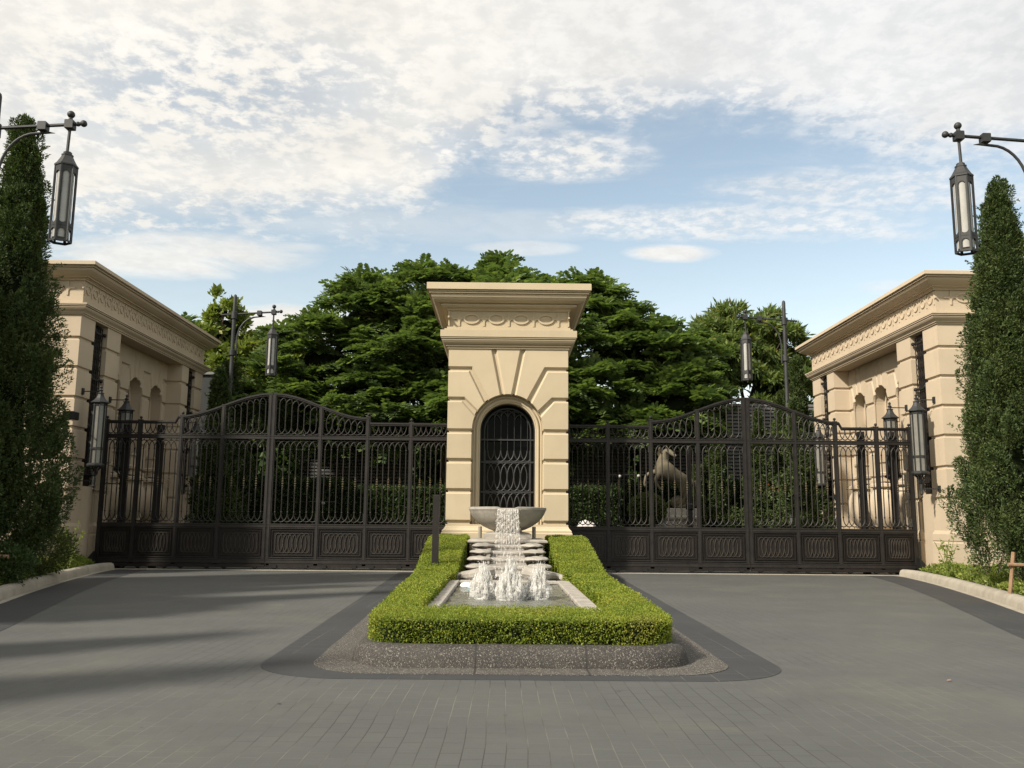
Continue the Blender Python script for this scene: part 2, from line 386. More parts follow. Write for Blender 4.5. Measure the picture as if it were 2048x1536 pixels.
# fast leaf meshes -------------------------------------------------------------
def nrm(a): return a/np.maximum(np.linalg.norm(a, axis=1, keepdims=True), 1e-9)
def quads(name, V, m, parent=None):
    """V: (n,4,3) array, one separate quad each"""
    n = len(V); off = ROOT.get(parent.name, Vector((0, 0, 0))) if parent else Vector((0, 0, 0))
    V = (V-np.array(off)).astype(np.float32)
    me = bpy.data.meshes.new(name); me.vertices.add(n*4); me.vertices.foreach_set('co', V.reshape(-1))
    me.loops.add(n*4); me.loops.foreach_set('vertex_index', np.arange(n*4, dtype=np.int32))
    me.polygons.add(n); me.polygons.foreach_set('loop_start', np.arange(0, n*4, 4, dtype=np.int32))
    me.polygons.foreach_set('loop_total', np.full(n, 4, dtype=np.int32)); me.update(calc_edges=True)
    me.materials.append(m)
    o = bpy.data.objects.new(name, me); col.objects.link(o)
    if parent: o.parent = parent; ROOT[o.name] = off
    return o
def leaves(P, D, L, Wd, spread=.6, jit=.35):
    """rhombic leaves at P growing roughly along D"""
    n = len(P); D = nrm(nrm(D)+RNG.normal(0, spread, (n, 3))); s = nrm(np.cross(D, RNG.normal(0, 1, (n, 3))))
    l = (L*(1+RNG.uniform(-jit, jit, n)))[:, None]; w = l*(Wd/L)*.5
    return np.stack([P, P+D*l*.55+s*w, P+D*l, P+D*l*.55-s*w], 1)
def fronds(P, H, L, K=7):
    """arching feather leaves: pairs of leaflets along a drooping rib"""
    n = len(P); H = nrm(H); upv = np.array([0, 0, 1.]); s = nrm(np.cross(H, upv)+1e-6)
    l = L*(1+RNG.uniform(-.3, .3, n)); out = []
    roll = RNG.normal(0, .35, n)[:, None]; s = nrm(s+upv*roll)
    for k in range(K):
        t = (k+.6)/K; c = P+H*(l*t)[:, None]+upv*(l*(.30*t-.48*t*t))[:, None]
        ll = l*.36*(1-.65*abs(t-.4)); w = l*.085
        for sg in (-1, 1):
            d = nrm(s*sg+H*.55-upv*.22+RNG.normal(0, .12, (n, 3))); e = nrm(np.cross(d, np.cross(H, s)))
            a = w[:, None]*e; q = ll[:, None]*d
            out.append(np.stack([c, c+q*.5+a, c+q, c+q*.5-a], 1))
    return np.concatenate(out)
def scatter(verts, faces, dens):
    V = np.array(verts); T = []
    for f in faces:
        for i in range(1, len(f)-1): T.append((f[0], f[i], f[i+1]))
    T = np.array(T); a, b, c = V[T[:, 0]], V[T[:, 1]], V[T[:, 2]]; N = np.cross(b-a, c-a); A = np.linalg.norm(N, axis=1)/2
    n = int(A.sum()*dens); idx = RNG.choice(len(T), n, p=A/A.sum()); r1 = np.sqrt(RNG.random(n))[:, None]; r2_ = RNG.random(n)[:, None]
    P = a[idx]*(1-r1)+b[idx]*r1*(1-r2_)+c[idx]*r1*r2_
    return P, N[idx]/np.maximum(2*A[idx][:, None], 1e-9)
def sphere_pts(n):
    v = RNG.normal(0, 1, (n, 3)); return nrm(v)
def lump(P, s, seed=0):
    """cheap smooth pseudo-noise in -1..1"""
    r = np.random.default_rng(seed); o = np.zeros(len(P))
    for _ in range(5):
        k = r.normal(0, 1, 3)*s; o += np.sin(P@k+r.uniform(0, 6.28))
    return o/3.2

# ================================================================ ground
KERB = [(11.15, 26.1), (11.12, 25.2), (10.5, 22.2), (9.45, 18.2), (8.5, 15.0), (7.2, 10.6), (6.5, 7), (6.1, 2), (6.1, -14)]
def smooth_path(p, n=6):
    out = []
    for i in range(len(p)-1):
        p0, p1, p2, p3 = p[max(i-1, 0)], p[i], p[i+1], p[min(i+2, len(p)-1)]
        for k in range(n):
            t = k/n; out.append(tuple(.5*((2*p1[j])+(-p0[j]+p2[j])*t+(2*p0[j]-5*p1[j]+4*p2[j]-p3[j])*t*t+(-p0[j]+3*p1[j]-3*p2[j]+p3[j])*t**3) for j in (0, 1)))
    return out+[p[-1]]
KP = smooth_path(KERB)
def offs(path, d):
    out = []
    for i, (x, y) in enumerate(path):
        a = path[max(i-1, 0)]; b = path[min(i+1, len(path)-1)]; tx, ty = b[0]-a[0], b[1]-a[1]; L = math.hypot(tx, ty)
        out.append((x-ty/L*d, y+tx/L*d))
    return out
def strip(path, d0, d1, z, mir):
    a, b = offs(path, d0), offs(path, d1); vs = []; fs = []
    for i in range(len(path)): vs += [(mir*a[i][0], a[i][1], z), (mir*b[i][0], b[i][1], z)]
    for i in range(len(path)-1): fs.append((2*i, 2*i+2, 2*i+3, 2*i+1))
    return MB().add(vs, fs)

tag(MB().box(-400, 400, -120, 900, -.6, -.012).build('ground', GRASS), kind='structure')
dv = MB(); L_ = [(-x, y) for x, y in KP]; n = len(KP)
dv.add([(x, y, 0) for x, y in KP]+[(x, y, 0) for x, y in L_], [(i, i+1, n+i+1, n+i) for i in range(n-1)])
def up(o):
    me = o.data
    bm = bmesh.new(); bm.from_mesh(me)
    for f in bm.faces:
        if f.normal.z < 0: f.normal_flip()
    bm.to_mesh(me); bm.free(); return o
tag(up(dv.build('driveway', PAVE, fix=False)), kind='structure')
tag(up(MB().box(-12.1, 12.1, 26.1, 34.5, -.3, -.002).build('inner_driveway', PAVE)), kind='structure')
# threshold strip and track under the gates
tag(MB().box(-12.2, 12.2, 26.28, 26.62, -.02, .008).build('gate_threshold', CONC), kind='structure')
tag(MB().box(-12.2, 12.2, 26.77, 26.83, -.02, .018).build('gate_track', IRONB), kind='structure')
for s_ in (-1, 1):
    sd = 1 if s_ > 0 else 1
    tag(up(strip(KP, -.14, -1.0, .004, s_).build('dark_paving_band', BAND, fix=False)), kind='structure')
    tag(up(strip(KP, .0, -.14, .006, s_).build('gutter_strip', CONC, fix=False)), kind='structure')
    # rounded kerb
    prof = [(.0, -.05), (.015, .10), (.05, .165), (.11, .19), (.24, .19), (.28, .16), (.28, -.05)]
    if s_: pth = offs(KP, 0)
    m_ = len(KP); rings = [offs(KP, d) for d, z in prof]; vs = []; fs = []
    for j, (d, z) in enumerate(prof): vs += [(s_*x, y, z) for x, y in rings[j]]
    for j in range(len(prof)-1):
        for i in range(m_-1): fs.append((j*m_+i, j*m_+i+1, (j+1)*m_+i+1, (j+1)*m_+i))
    fs += [tuple(j*m_ for j in range(len(prof))), tuple(j*m_+m_-1 for j in range(len(prof)))]
    k_ = MB().add(vs, fs).build('kerb', CONC, smooth=True, ang=60); tag(k_, kind='structure')
    bed = strip(KP, .27, 9.0, .11, s_)
    tag(up(bed.build('planting_bed', SOIL, fix=False)), kind='structure')

# ---- island: band, apron, kerb, soil
def cisl(y): return .03-.08*(y-9.3)/15.5
def ring_pts(hwf, hwb, yf, yb, r, n=10, c=0):
    out = [(c-hwb, yb)]
    for k in range(n+1):
        a = math.pi+math.pi/2*k/n; out.append((c-hwf+r+r*math.cos(a), yf+r+r*math.sin(a)))
    for k in range(n+1):
        a = -math.pi/2+math.pi/2*k/n; out.append((c+hwf-r+r*math.cos(a), yf+r+r*math.sin(a)))
    return [(x+cisl(y), y) for x, y in out+[(c+hwb, yb)]]
tag(MB().prismz(ring_pts(2.58, 3.02, 8.42, 26.0, .95, 14), -.1, .004).build('island_paving_band', BAND), kind='structure')
tag(MB().prismz(ring_pts(2.08, 2.50, 8.68, 26.0, .75, 14), -.1, .010).build('island_apron', AGG), kind='structure')
isl = MB(); specs = [(.0, -.02, 0), (.015, .08, 0), (.05, .15, 0), (.10, .19, 0), (.15, .205, 0), (.26, .205, 0)]
vs = []; m_ = None
for d, z, _ in specs:
    q = ring_pts(1.74-d, 2.34-d, 9.02+d, 24.8, .62-d*.9, 14); m_ = len(q); vs += [(x, y, z) for x, y in q]
fs = [(j*m_+i, j*m_+i+1, (j+1)*m_+i+1, (j+1)*m_+i) for j in range(len(specs)-1) for i in range(m_-1)]
tag(isl.add(vs, fs).build('island_kerb', AGG2, smooth=True, ang=50), kind='structure')
tag(MB().prismz(ring_pts(1.54, 2.12, 9.22, 25.6, .40, 14), -.1, .17).build('island_soil', SOIL), kind='structure')

# ================================================================ hedge round the fountain
def hedge_mesh():
    c = 0; st = []
    outer = lambda y: 1.56+.029*(y-9.3)
    def top(y): return .45 if y < 17.2 else .45+.60*min(1, (y-17.2)/5.6)**1.0
    for y in (24.9, 23.6, 22.6, 21.6, 20.4, 19.2, 18.0, 17.5, 17.2, 15.5, 13.5, 12.0, 11.0, 10.5):
        inn = 1.06 if y >= 17.5 else 1.18
        st.append(((c-outer(y), y), (c-inn, y), top(y)))
    for k in range(9):
        a = math.pi+math.pi/2*k/8; r = .38
        st.append(((c-1.56+r+r*math.cos(a), 9.28+r+r*math.sin(a)), (c-1.18, 10.5), .45))
    for x in (-.9, -.6, -.3, 0, .3, .6, .9): st.append(((c+x, 9.28), (c+x, 10.5), .45))
    st2 = [((2*c-o[0], o[1]), (2*c-i[0], i[1]), z) for o, i, z in st[:-7]][::-1]
    st = st+st2; vs = []; fs = []
    for o, i, z in st: vs += [(o[0], o[1], .17), (o[0], o[1], z), (i[0], i[1], z), (i[0], i[1], .12)]
    for j in range(len(st)-1):
        a, b = 4*j, 4*j+4
        fs += [(a, b, b+1, a+1), (a+1, b+1, b+2, a+2), (a+2, b+2, b+3, a+3)]
    fs += [(0, 1, 2, 3), tuple(4*(len(st)-1)+k for k in (3, 2, 1, 0))]
    return [(x+cisl(y), y, z) for x, y, z in vs], fs
hv, hf = hedge_mesh()
HG = thing('clipped_hedge', 'low clipped yellow-green box hedge running in a U round the fountain pool', 'hedge', (0, 9.3, .17))
P, N = scatter(hv, hf, 9000)
flip = np.where((np.abs(N[:, 2]) > .5) & (N[:, 2] < 0), -1, 1)[:, None]; N = N*flip
# make side normals point outwards of the hedge body
cx = np.where(np.abs(P[:, 0]+.04) > 1.32, np.sign(P[:, 0]+.04), -np.sign(P[:, 0]+.04))
side = np.abs(N[:, 0]) > .6; N[side, 0] = np.abs(N[side, 0])*cx[side]
fr = np.abs(N[:, 1]) > .6; N[fr, 1] = np.abs(N[fr, 1])*np.where(P[fr, 1] < 9.9, -1, 1)
near = P[:, 1] < 12.5
keep = near | (RNG.random(len(P)) < .62)
keep &= ~((N[:, 2] < .5) & (P[:, 1] < 9.6) & (P[:, 2] < .34) & (lump(P, 7, 3) > .3) & (RNG.random(len(P)) < .5))
P, N, near = P[keep], N[keep], near[keep]
lz = lump(P, 9, 5)[:, None]*.018+lump(P, 24, 6)[:, None]*.008
P2 = P+N*(RNG.uniform(-.045, .02, len(P))[:, None]+lz)
vert = N[:, 2] < .5
D = N*np.where(vert, 1.0, .35)[:, None]+np.array([0, 0, .25])
sz = np.where(near, .0195, .029)*np.where(vert, 1.15, .85)
V = leaves(P2, D, 1.0, .62, .85); Lc = V[:, :1, :]; V = Lc+(V-Lc)*sz[:, None, None]
quads('hedge_leaves', V, L_HEDGE, HG)
cv = []
hc = MB().add(hv, hf); C0 = Vector((-.04, 0, 0))
bm = bmesh.new(); me = bpy.data.meshes.new('t'); me.from_pydata(hc.v, [], hc.f); bm.from_mesh(me); bmesh.ops.recalc_face_normals(bm, faces=bm.faces)
bm.normal_update(); off_ = [(v.co-v.normal*.05) for v in bm.verts]; hc.v = [tuple(q) for q in off_]; bm.free()
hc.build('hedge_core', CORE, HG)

# ================================================================ fountain: pool, cascade, bowl
FO = thing('fountain', 'tiered grey stone fountain with a scalloped cascade running down to a long pool', 'fountain', (0, 17, 0))
CXF = -.05
pr = MB()
for (x0, x1, y0, y1) in ((-1.15, -.92, 10.9, 17.5), (.92, 1.15, 10.9, 17.5), (-.92, .92, 10.9, 11.15), (-.92, .92, 17.25, 17.5)):
    pr.sweep((x0+CXF, x1+CXF, y0, y1), [(-.02, -.1), (-.02, .26), (0, .275), (0, .31), (-.015, .325)])
pr.build('pool_rim', FOUNT, FO)
wp = MB(); nx, ny = 56, 150; vs = []; fs = []
for j in range(ny+1):
    for i in range(nx+1):
        x = CXF-.92+1.84*i/nx; y = 11.15+6.1*j/ny
        d = min(math.hypot(x-a, (y-b)) for a, b in ((-.52, 14), (-.05, 13.9), (.42, 14)))
        z = .262+.012*math.sin(d*16)*math.exp(-d*.5)+.006*math.sin(x*23+y*7)+.005*math.sin(y*19-x*11)+(.02*math.exp(-d*3)*rnd.random())
        vs.append((x, y, z))
for j in range(ny):
    for i in range(nx): a = j*(nx+1)+i; fs.append((a, a+1, a+nx+2, a+nx+1))
up(wp.add(vs, fs).build('pool_water', WPOOL, FO, smooth=True, fix=False))
# cascade: stepped centre, lobed side stones
cs = MB(); levels = [(18.0, .40), (18.9, .52), (19.8, .64), (20.7, .76), (21.6, .88)]
for i, (y, z) in enumerate(levels):
    cs.sweep((CXF-.42, CXF+.42, y, 24.4), [(-.03, -.05), (-.03, z-.075), (0, z-.05), (0, z-.02), (-.02, z)])
cs.build('cascade_steps', FOUNT, FO)
def lobe(cx, cy, z, rx, ry, h, n=26, wav=.16):
    vs = []; P_ = [(-.22, -.5), (.0, -.38), (.06, 0), (0, .34), (-.08, .5)]
    b = MB(); rings = []
    for d, q in P_:
        for k in range(n):
            a = 2*math.pi*k/n; r = 1+wav*math.cos(2*a)
            vs.append((cx+math.cos(a)*(rx*r+d*rx*.6), cy+math.sin(a)*(ry+d*ry*.4), z+q*h))
    m = len(P_); fs = [(i*n+k, i*n+(k+1) % n, (i+1)*n+(k+1) % n, (i+1)*n+k) for i in range(m-1) for k in range(n)]
    fs += [tuple(range(n-1, -1, -1)), tuple((m-1)*n+k for k in range(n))]
    return b.add(vs, fs)
for sgn in (-1, 1):
    for i, (y, z) in enumerate(levels):
        b = MB().ball((CXF+sgn*(.66-.02*i), y+.05, z-.015), 1.0, 28, 12, (.27, .40, .068)); b.map(lambda x, y_, z_: (x, y_, z_+.006*math.sin(x*31+y_*9)))
        b.lathe([(.13, -.12), (.11, -.08), (.13, 0)], CXF+sgn*.60, y+.15, 14, cz=z-.03)
        b.build('scalloped_stone', FOUNT, FO, smooth=True)
    # spreading scroll wing at the foot
    w = MB(); path = [(.35, 17.75), (.55, 17.55), (.72, 17.6), (.86, 17.9), (1.02, 17.95), (1.16, 17.75)]
    pts = [(CXF+sgn*x, y, z) for (x, y), z in zip(smooth_path(path, 5), np.linspace(.46, .32, 26))]
    w.tube(pts, list(np.linspace(.13, .06, 26)), 10)
    w.prismz([(CXF+sgn*x, y) for x, y in ((.3, 17.6), (.78, 17.7), (.95, 18.1), (.9, 18.6), (.3, 18.6))], 0, .40)
    w.build('scroll_wing', FOUNT, FO, smooth=True)
MB().sweep((CXF-.93, CXF+.93, 22.35, 24.85), [(-.06, 0), (-.06, .84), (-.03, .88), (.02, .91), (.05, .93), (.05, .965), (.03, .985), (-.02, 1.0)]).build('cascade_top_slab', FOUNT, FO)
MB().sweep((CXF-.6, CXF+.6, 22.9, 24.9), [(0, 1.0), (0, 1.12), (-.04, 1.15), (-.22, 1.17), (-.25, 1.24)]).build('bowl_plinth', FOUNT, FO)
bw = MB(); CB = (CXF, 23.45)
prof = [(.30, 1.17), (.34, 1.20), (.46, 1.235), (.62, 1.31), (.78, 1.42), (.90, 1.55), (.965, 1.67), (.985, 1.72), (1.0, 1.735), (1.0, 1.79), (.97, 1.80), (.93, 1.79), (.86, 1.66), (.6, 1.5)]
n = 48; vs = []
for r, z in prof:
    for k in range(n):
        a = 2*math.pi*k/n; zz = z
        da = abs(((a+math.pi/2+math.pi) % (2*math.pi))-math.pi)      # notch for the spill towards the front
        if z > 1.70 and da < .23: zz = z-.045
        vs.append((CB[0]+math.cos(a)*r, CB[1]+math.sin(a)*r, zz))
m_ = len(prof); fs = [(i*n+k, i*n+(k+1) % n, (i+1)*n+(k+1) % n, (i+1)*n+k) for i in range(m_-1) for k in range(n)]
fs += [tuple(range(n-1, -1, -1)), tuple((m_-1)*n+k for k in range(n))]
bw.add(vs, fs).build('bowl', FOUNT, FO, smooth=True)
MB().lathe([(.90, 1.735), (.90, 1.74)], CB[0], CB[1], 40).build('bowl_water', WPOOL, FO)
# waterfall: several thin ragged sheets
wf = MB()
for layer in range(3):
    nx, nz = 26, 34; vs = []; fs = []
    for j in range(nz+1):
        t = j/nz
        for i in range(nx+1):
            u_ = i/nx-.5; x = CXF+u_*(.50+.10*t)+.010*math.sin(i*1.9+j*.6+layer*2)
            y = 22.44-layer*.03-.36*math.sqrt(t)+.02*math.sin(i*2.3+layer)*(.3+t)+.012*math.sin(j*1.3+i*.9)
            vs.append((x, y, 1.752-.90*t**1.15))
    for j in range(nz):
        for i in range(nx): a = j*(nx+1)+i; fs.append((a, a+1, a+nx+2, a+nx+1))
    wf.add(vs, fs)
for k in range(260):
    t = rnd.random(); x = CXF+rnd.uniform(-.31, .31); wf.ball((x, 22.36-.36*math.sqrt(t)+rnd.uniform(-.06, .06), 1.72-.86*t), rnd.uniform(.005, .012), 6, 4, (1, 1, 2.2))
wf.build('waterfall', WFALL, FO, smooth=True, fix=False)
wr = MB()
for i, (y, z) in enumerate(levels):   # thin film running over each step
    nx = 24; vs = []; fs = []
    prof_ = [(.9, z+.012), (.12, z+.014), (-.02, z+.01), (-.05, z-.03), (-.055, z-.12)]
    for dy, zz in prof_:
        for k in range(nx+1): vs.append((CXF-.36+.72*k/nx, y+dy+.01*math.sin(k*2.1+i), zz+.006*math.sin(k*1.7+i*3)))
    for a in range(4):
        for k in range(nx): q = a*(nx+1)+k; fs.append((q, q+1, q+nx+2, q+nx+1))
    wr.add(vs, fs)
wr.build('cascade_water', WFALL, FO, smooth=True, fix=False)
# jets
def jet(cx, cy, h, w, seed):
    r = random.Random(seed); b = MB()
    for k in range(120):
        a = r.uniform(0, 6.283); q = r.random()**.75; hh = h*(1-.60*q**1.3)*r.uniform(.6, 1.06); bx = cx+math.cos(a)*w*.66*q; by = cy+math.sin(a)*w*.66*q
        lean = q*w*.45; pts = []; rr = []; fat = r.uniform(.6, 1.5)
        for j in range(10):
            t = j/9; e = .004+.012*t
            pts.append((bx+math.cos(a)*lean*math.sin(t*2.2)*.6+r.uniform(-e, e), by+math.sin(a)*lean*math.sin(t*2.2)*.6+r.uniform(-e, e), .25+hh*t))
            rr.append(max(.0025, (.030*(1-t)**.6+.006*r.random())*fat*(.75+.5*r.random())))
        b.tube(pts, rr, 6)
    for k in range(40):
        a = r.uniform(0, 6.283); b.ball((cx+math.cos(a)*w*r.uniform(.2, .95), cy+math.sin(a)*w*r.uniform(.2, .95), .265), r.uniform(.02, .05), 8, 5, (1.3, 1.3, .6))
    for k in range(320):
        a = r.uniform(0, 6.283); q = r.random(); t = r.random()
        b.ball((cx+math.cos(a)*w*(.15+q*1.1), cy+math.sin(a)*w*(.15+q*1.1), .27+h*1.15*t*(1-.55*q)), r.uniform(.002, .007), 5, 4, (1, 1, r.uniform(1, 1.8)))
    return b
jet(CXF-.42, 14.0, .60, .215, 1).build('water_jet', WJET, FO, smooth=True, fix=False)
jet(CXF+.00, 13.8, .66, .23, 2).build('water_jet', WJET, FO, smooth=True, fix=False)
jet(CXF+.42, 14.0, .60, .215, 3).build('water_jet', WJET, FO, smooth=True, fix=False)
MB().lathe([(.05, 1.0), (.05, 1.30), (.035, 1.31)], CXF-.72, 24.0, 12).build('uplight', CONC, FO)
MB().lathe([(.05, 1.0), (.05, 1.30), (.035, 1.31)], CXF+.70, 24.0, 12).build('uplight', CONC, FO)
# floating plastic device
PF = thing('pool_float', 'small white and pale blue plastic float in the left corner of the pool', 'float', (-.78, 16.3, .26))
MB().ball((-.80, 16.3, .30), .10, 16, 8, (1.15, .9, .62)).build('shell', mat('white_plastic', (.78, .80, .80), .35, var=.03), PF, smooth=True)
MB().ball((-.72, 16.2, .285), .055, 12, 6, (1.3, 1, .8)).build('nose', mat('pale_blue_plastic', (.35, .62, .66), .35, var=.03), PF, smooth=True)
# dark square post standing in the hedge
PO = thing('square_post', 'plain dark brown square post rising out of the left side of the hedge', 'post', (-1.52, 18.4, .17))
MB().box(-1.585, -1.455, 18.33, 18.46, .12, 1.94, .008).build('shaft', IRONP, PO)
MB().box(-1.575, -1.465, 18.34, 18.45, 1.94, 1.955).build('cap', IRON, PO)

# ================================================================ stone helpers
def rust(z0, z1, joints, g=.035, c=.04, d=.055):
    p = [(0, z0)]
    for j in joints: p += [(0, j-g-c*.6), (-d, j-g+.004), (-d, j+g-.004), (0, j+g+c*.6)]
    return p+[(0, z1)]
def arc(cx, cz, r, a0, a1, n): return [(cx+r*math.cos(a0+(a1-a0)*k/n), cz+r*math.sin(a0+(a1-a0)*k/n)) for k in range(n+1)]
def arch_hole(x0, x1, z0, z1, cx, cz, r, n=20):
    return [(x0, z0), (x0, z1), (x1, z1), (x1, z0), (cx+r, z0)]+arc(cx, cz, r, 0, math.pi, n)+[(cx-r, z0)]
def motif(b, cx, cz, w, h, yf, t=.035, cross=True, ring=True):
    """raised ring with a flared cross beside it"""
    n = 28; rx, rz, bw_ = w*.33, h*.35, min(.05, w*.085)
    if ring:
        vs = []
        for k in range(n):
            a = 2*math.pi*k/n
            for (ax, az, y) in ((rx, rz, yf-t), (rx-bw_, rz-bw_, yf-t), (rx, rz, yf+.01), (rx-bw_, rz-bw_, yf+.01)): vs.append((cx+ax*math.cos(a), y, cz+az*math.sin(a)))
        fs = []
        for k in range(n):
            a = 4*k; c_ = 4*((k+1) % n); fs += [(a, c_, c_+1, a+1), (a+2, a, c_, c_+2)[::1], (a+1, c_+1, c_+3, a+3)]
        b.add(vs, fs)
    if cross:
        x = cx-w/2; v = .026
        b.box(x-v, x+v, yf-t*.8, yf+.01, cz-h/2, cz+h/2)
        b.box(x-w*.27, x-v, yf-t*.9, yf+.01, cz-.022, cz+.022); b.box(x+v, x+w*.27, yf-t*.9, yf+.01, cz-.022, cz+.022)
        q = h*.20
        for sx in (-1, 1):
            for sz in (-1, 1):
                ctr = (x+sx*(v+q), cz+sz*(.018+q)); a0 = math.atan2(-sz, -sx)-math.pi/4
                pl = [(x+sx*v, cz+sz*.018)]+arc(ctr[0], ctr[1], q, a0, a0+math.pi/2, 5)
                b.prism(pl, yf-t*.7, yf+.01)

# ================================================================ central gate pillar
PX = -.06
PI_ = thing('gate_pillar', 'tall cream limestone pillar between the two gates with an arched opening behind the fountain bowl', 'pillar', (PX, 26.8, 0))
JT = [1.4, 2.27, 3.11, 3.94, 4.84, 5.71]
core = MB()
core.sweep((PX-1.70, PX-.95, 25.46, 28.4), rust(1.3, 5.02, [j for j in JT if j < 5])); core.sweep((PX+.95, PX+1.70, 25.46, 28.4), rust(1.3, 5.02, [j for j in JT if j < 5]))
core.sweep((PX-1.70, PX+1.70, 25.46, 28.4), rust(5.02, 6.31, [5.71]))
core.box(PX-.96, PX+.96, 26.5, 28.3, 0, 5.03)
core.build('shaft', STONE, PI_)
fp = MB(); fp.prism([(x+PX, z) for x, z in arch_hole(-1.645, 1.645, 1.3, 6.3, 0, 4.0, 1.03)], 25.27, 25.47); fp.build('facing_slab', STONE, PI_)
zc, Rr = 4.0, 1.0
def onc(x): return math.sqrt(max(Rr*Rr-x*x, 0))+zc
def arcx(xa, xb, n=8):
    a0 = math.acos(max(-1, min(1, xa/Rr))); a1 = math.acos(max(-1, min(1, xb/Rr))); return arc(0, zc, Rr, a0, a1, n)
blk = []; g_ = .035; I = .045
kp = [(-.375, 6.3), (.375, 6.3)]+arcx(.125, -.125, 6)
blk.append((kp, [0, I]+[.008]*6+[I]))
for s_ in (-1, 1):
    def M_(poly, ins):
        if s_ > 0: poly = [(-x, z) for x, z in poly]
        blk.append((poly, ins))
    a_ = arcx(-.19, -.56, 5); M_([(-1.70, 6.3), (-.455, 6.3)]+a_+[(-1.05, 5.71+g_), (-1.70, 5.71+g_)], [0, I]+[.008]*5+[I, I, 0])
    a_ = arcx(-.645, -.865, 5); M_([(-1.70, 5.71-g_), (-1.10, 5.71-g_)]+a_+[(-1.25, 4.84+g_), (-1.70, 4.84+g_)], [I, I]+[.008]*5+[I, I, 0])
    a_ = arcx(-.92, -.9999, 4); M_([(-1.70, 4.84-g_), (-1.29, 4.84-g_)]+a_+[(-1.0, 3.94+g_), (-1.70, 3.94+g_)], [I, I]+[.008]*4+[.008, I, 0])
    for za, zb in ((3.11, 3.94), (2.27, 3.11), (1.4, 2.27)):
        M_([(-1.70, zb-g_), (-1.0, zb-g_), (-1.0, za+g_), (-1.70, za+g_)], [I, .02, I, 0])
for poly, ins in blk:
    b = MB().panel([(x+PX, z) for x, z in poly], 25.2, 25.262, 25.464, ins); b.build('facing_block', STONE, PI_)
rp = MB(); rp.prism([(x+PX, z) for x, z in arch_hole(-1.2, 1.2, 1.3, 5.015, 0, 4.0, .79, 28)], 25.485, 26.15)
for r_, y_, t_ in ((.955, 25.475, .03), (.86, 25.47, .045), (.80, 25.48, .022)):
    rp.tube([(PX-r_, y_, 1.3)]+[(PX+x, y_, z) for x, z in arc(0, 4.0, r_, math.pi, 0, 32)]+[(PX+r_, y_, 1.3)], t_, 8)
rp.build('arch_surround', STONE, PI_, smooth=True)
ent = MB(); rc = (PX-1.70, PX+1.70, 25.2, 28.4)
ent.sweep(rc, [(0, 6.30), (.035, 6.30), (.035, 6.335), (.015, 6.34), (.015, 6.355), (.075, 6.36), (.075, 6.385), (.05, 6.39), (.05, 6.405), (.10, 6.42), (.15, 6.46), (.19, 6.52), (.19, 6.54), (.16, 6.545), (.16, 6.56), (.215, 6.565), (.215, 6.58), (.19, 6.585), (.19, 6.60), (.235, 6.605), (.235, 6.80), (.13, 6.805), (.13, 6.86), (.06, 6.865), (.06, 6.925), (0, 6.93), (0, 6.95)])
ent.build('architrave', STONE, PI_)
fr_ = MB(); fr_.box(PX-1.698, PX+1.698, 25.202, 28.398, 6.95, 7.43)
for k in range(4): motif(fr_, PX-1.065+.71*k, 7.17, .71, .44, 25.2)
motif(fr_, PX-1.065+.71*4, 7.17, .71, .44, 25.2, ring=False)
for sx in (-1, 1):
    for k in range(5):
        q = MB(); motif(q, 25.5+.71*k, 7.17, .71, .44, 0); q.map((lambda x, y, z: (PX+sx*(1.70-y), x, z)) if sx > 0 else (lambda x, y, z: (PX-1.70+y, x, z))); fr_.add(q.v, q.f)
fr_.build('frieze', STONE, PI_)
cap = MB()
cap.sweep(rc, [(0, 7.40), (.06, 7.40), (.06, 7.44), (.09, 7.445), (.09, 7.475), (.20, 7.48), (.20, 7.50), (.235, 7.505), (.235, 7.545), (.20, 7.55), (.20, 7.575), (.30, 7.58), (.33, 7.59), (.42, 7.63), (.48, 7.70), (.505, 7.765), (.48, 7.77), (.48, 7.79), (.545, 7.795), (.545, 7.82), (.52, 7.825), (.52, 7.84), (.57, 7.845), (.57, 7.865), (.54, 7.87), (.54, 7.885), (.615, 7.89), (.615, 8.07), (.60, 8.08)])
cap.build('cornice', STONE, PI_)
MB().sweep((PX-1.70, PX+1.70, 25.2, 28.4), [(.11, 0), (.11, 1.12), (.09, 1.14), (.09, 1.19), (.03, 1.25), (.0, 1.31), (0, 1.36)]).build('plinth', STONE, PI_)
gr = MB(); gy = 25.80
gr.tube([(PX-.66, gy, 1.3)]+[(PX+x, gy, z) for x, z in arc(0, 4.0, .66, math.pi, 0, 24)]+[(PX+.66, gy, 1.3)], .022, 6)
gr.tube([(PX-.775, gy, 1.3)]+[(PX+x, gy, z) for x, z in arc(0, 4.0, .775, math.pi, 0, 24)]+[(PX+.775, gy, 1.3)], .022, 6)
for z in (3.76, 3.12, 2.27): gr.box(PX-.79, PX+.79, gy-.02, gy+.02, z-.022, z+.022)
sp = .19
for row, (za, zb) in enumerate(((2.30, 3.09), (1.34, 2.24))):
    for i in range(-3, 4):
        e = [(PX+i*sp+sp*math.cos(t)*.98, gy, (za+zb)/2+(zb-za)/2*math.sin(t)) for t in np.linspace(0, 2*math.pi, 25)[:-1]]
        gr.tube([(max(PX-.64, min(PX+.64, x)), y, z) for x, y, z in e], .018, 5, close=True)
    for i in range(-3, 4): gr.ball((PX+i*sp, gy, (za+zb)/2), .018, 6, 4)
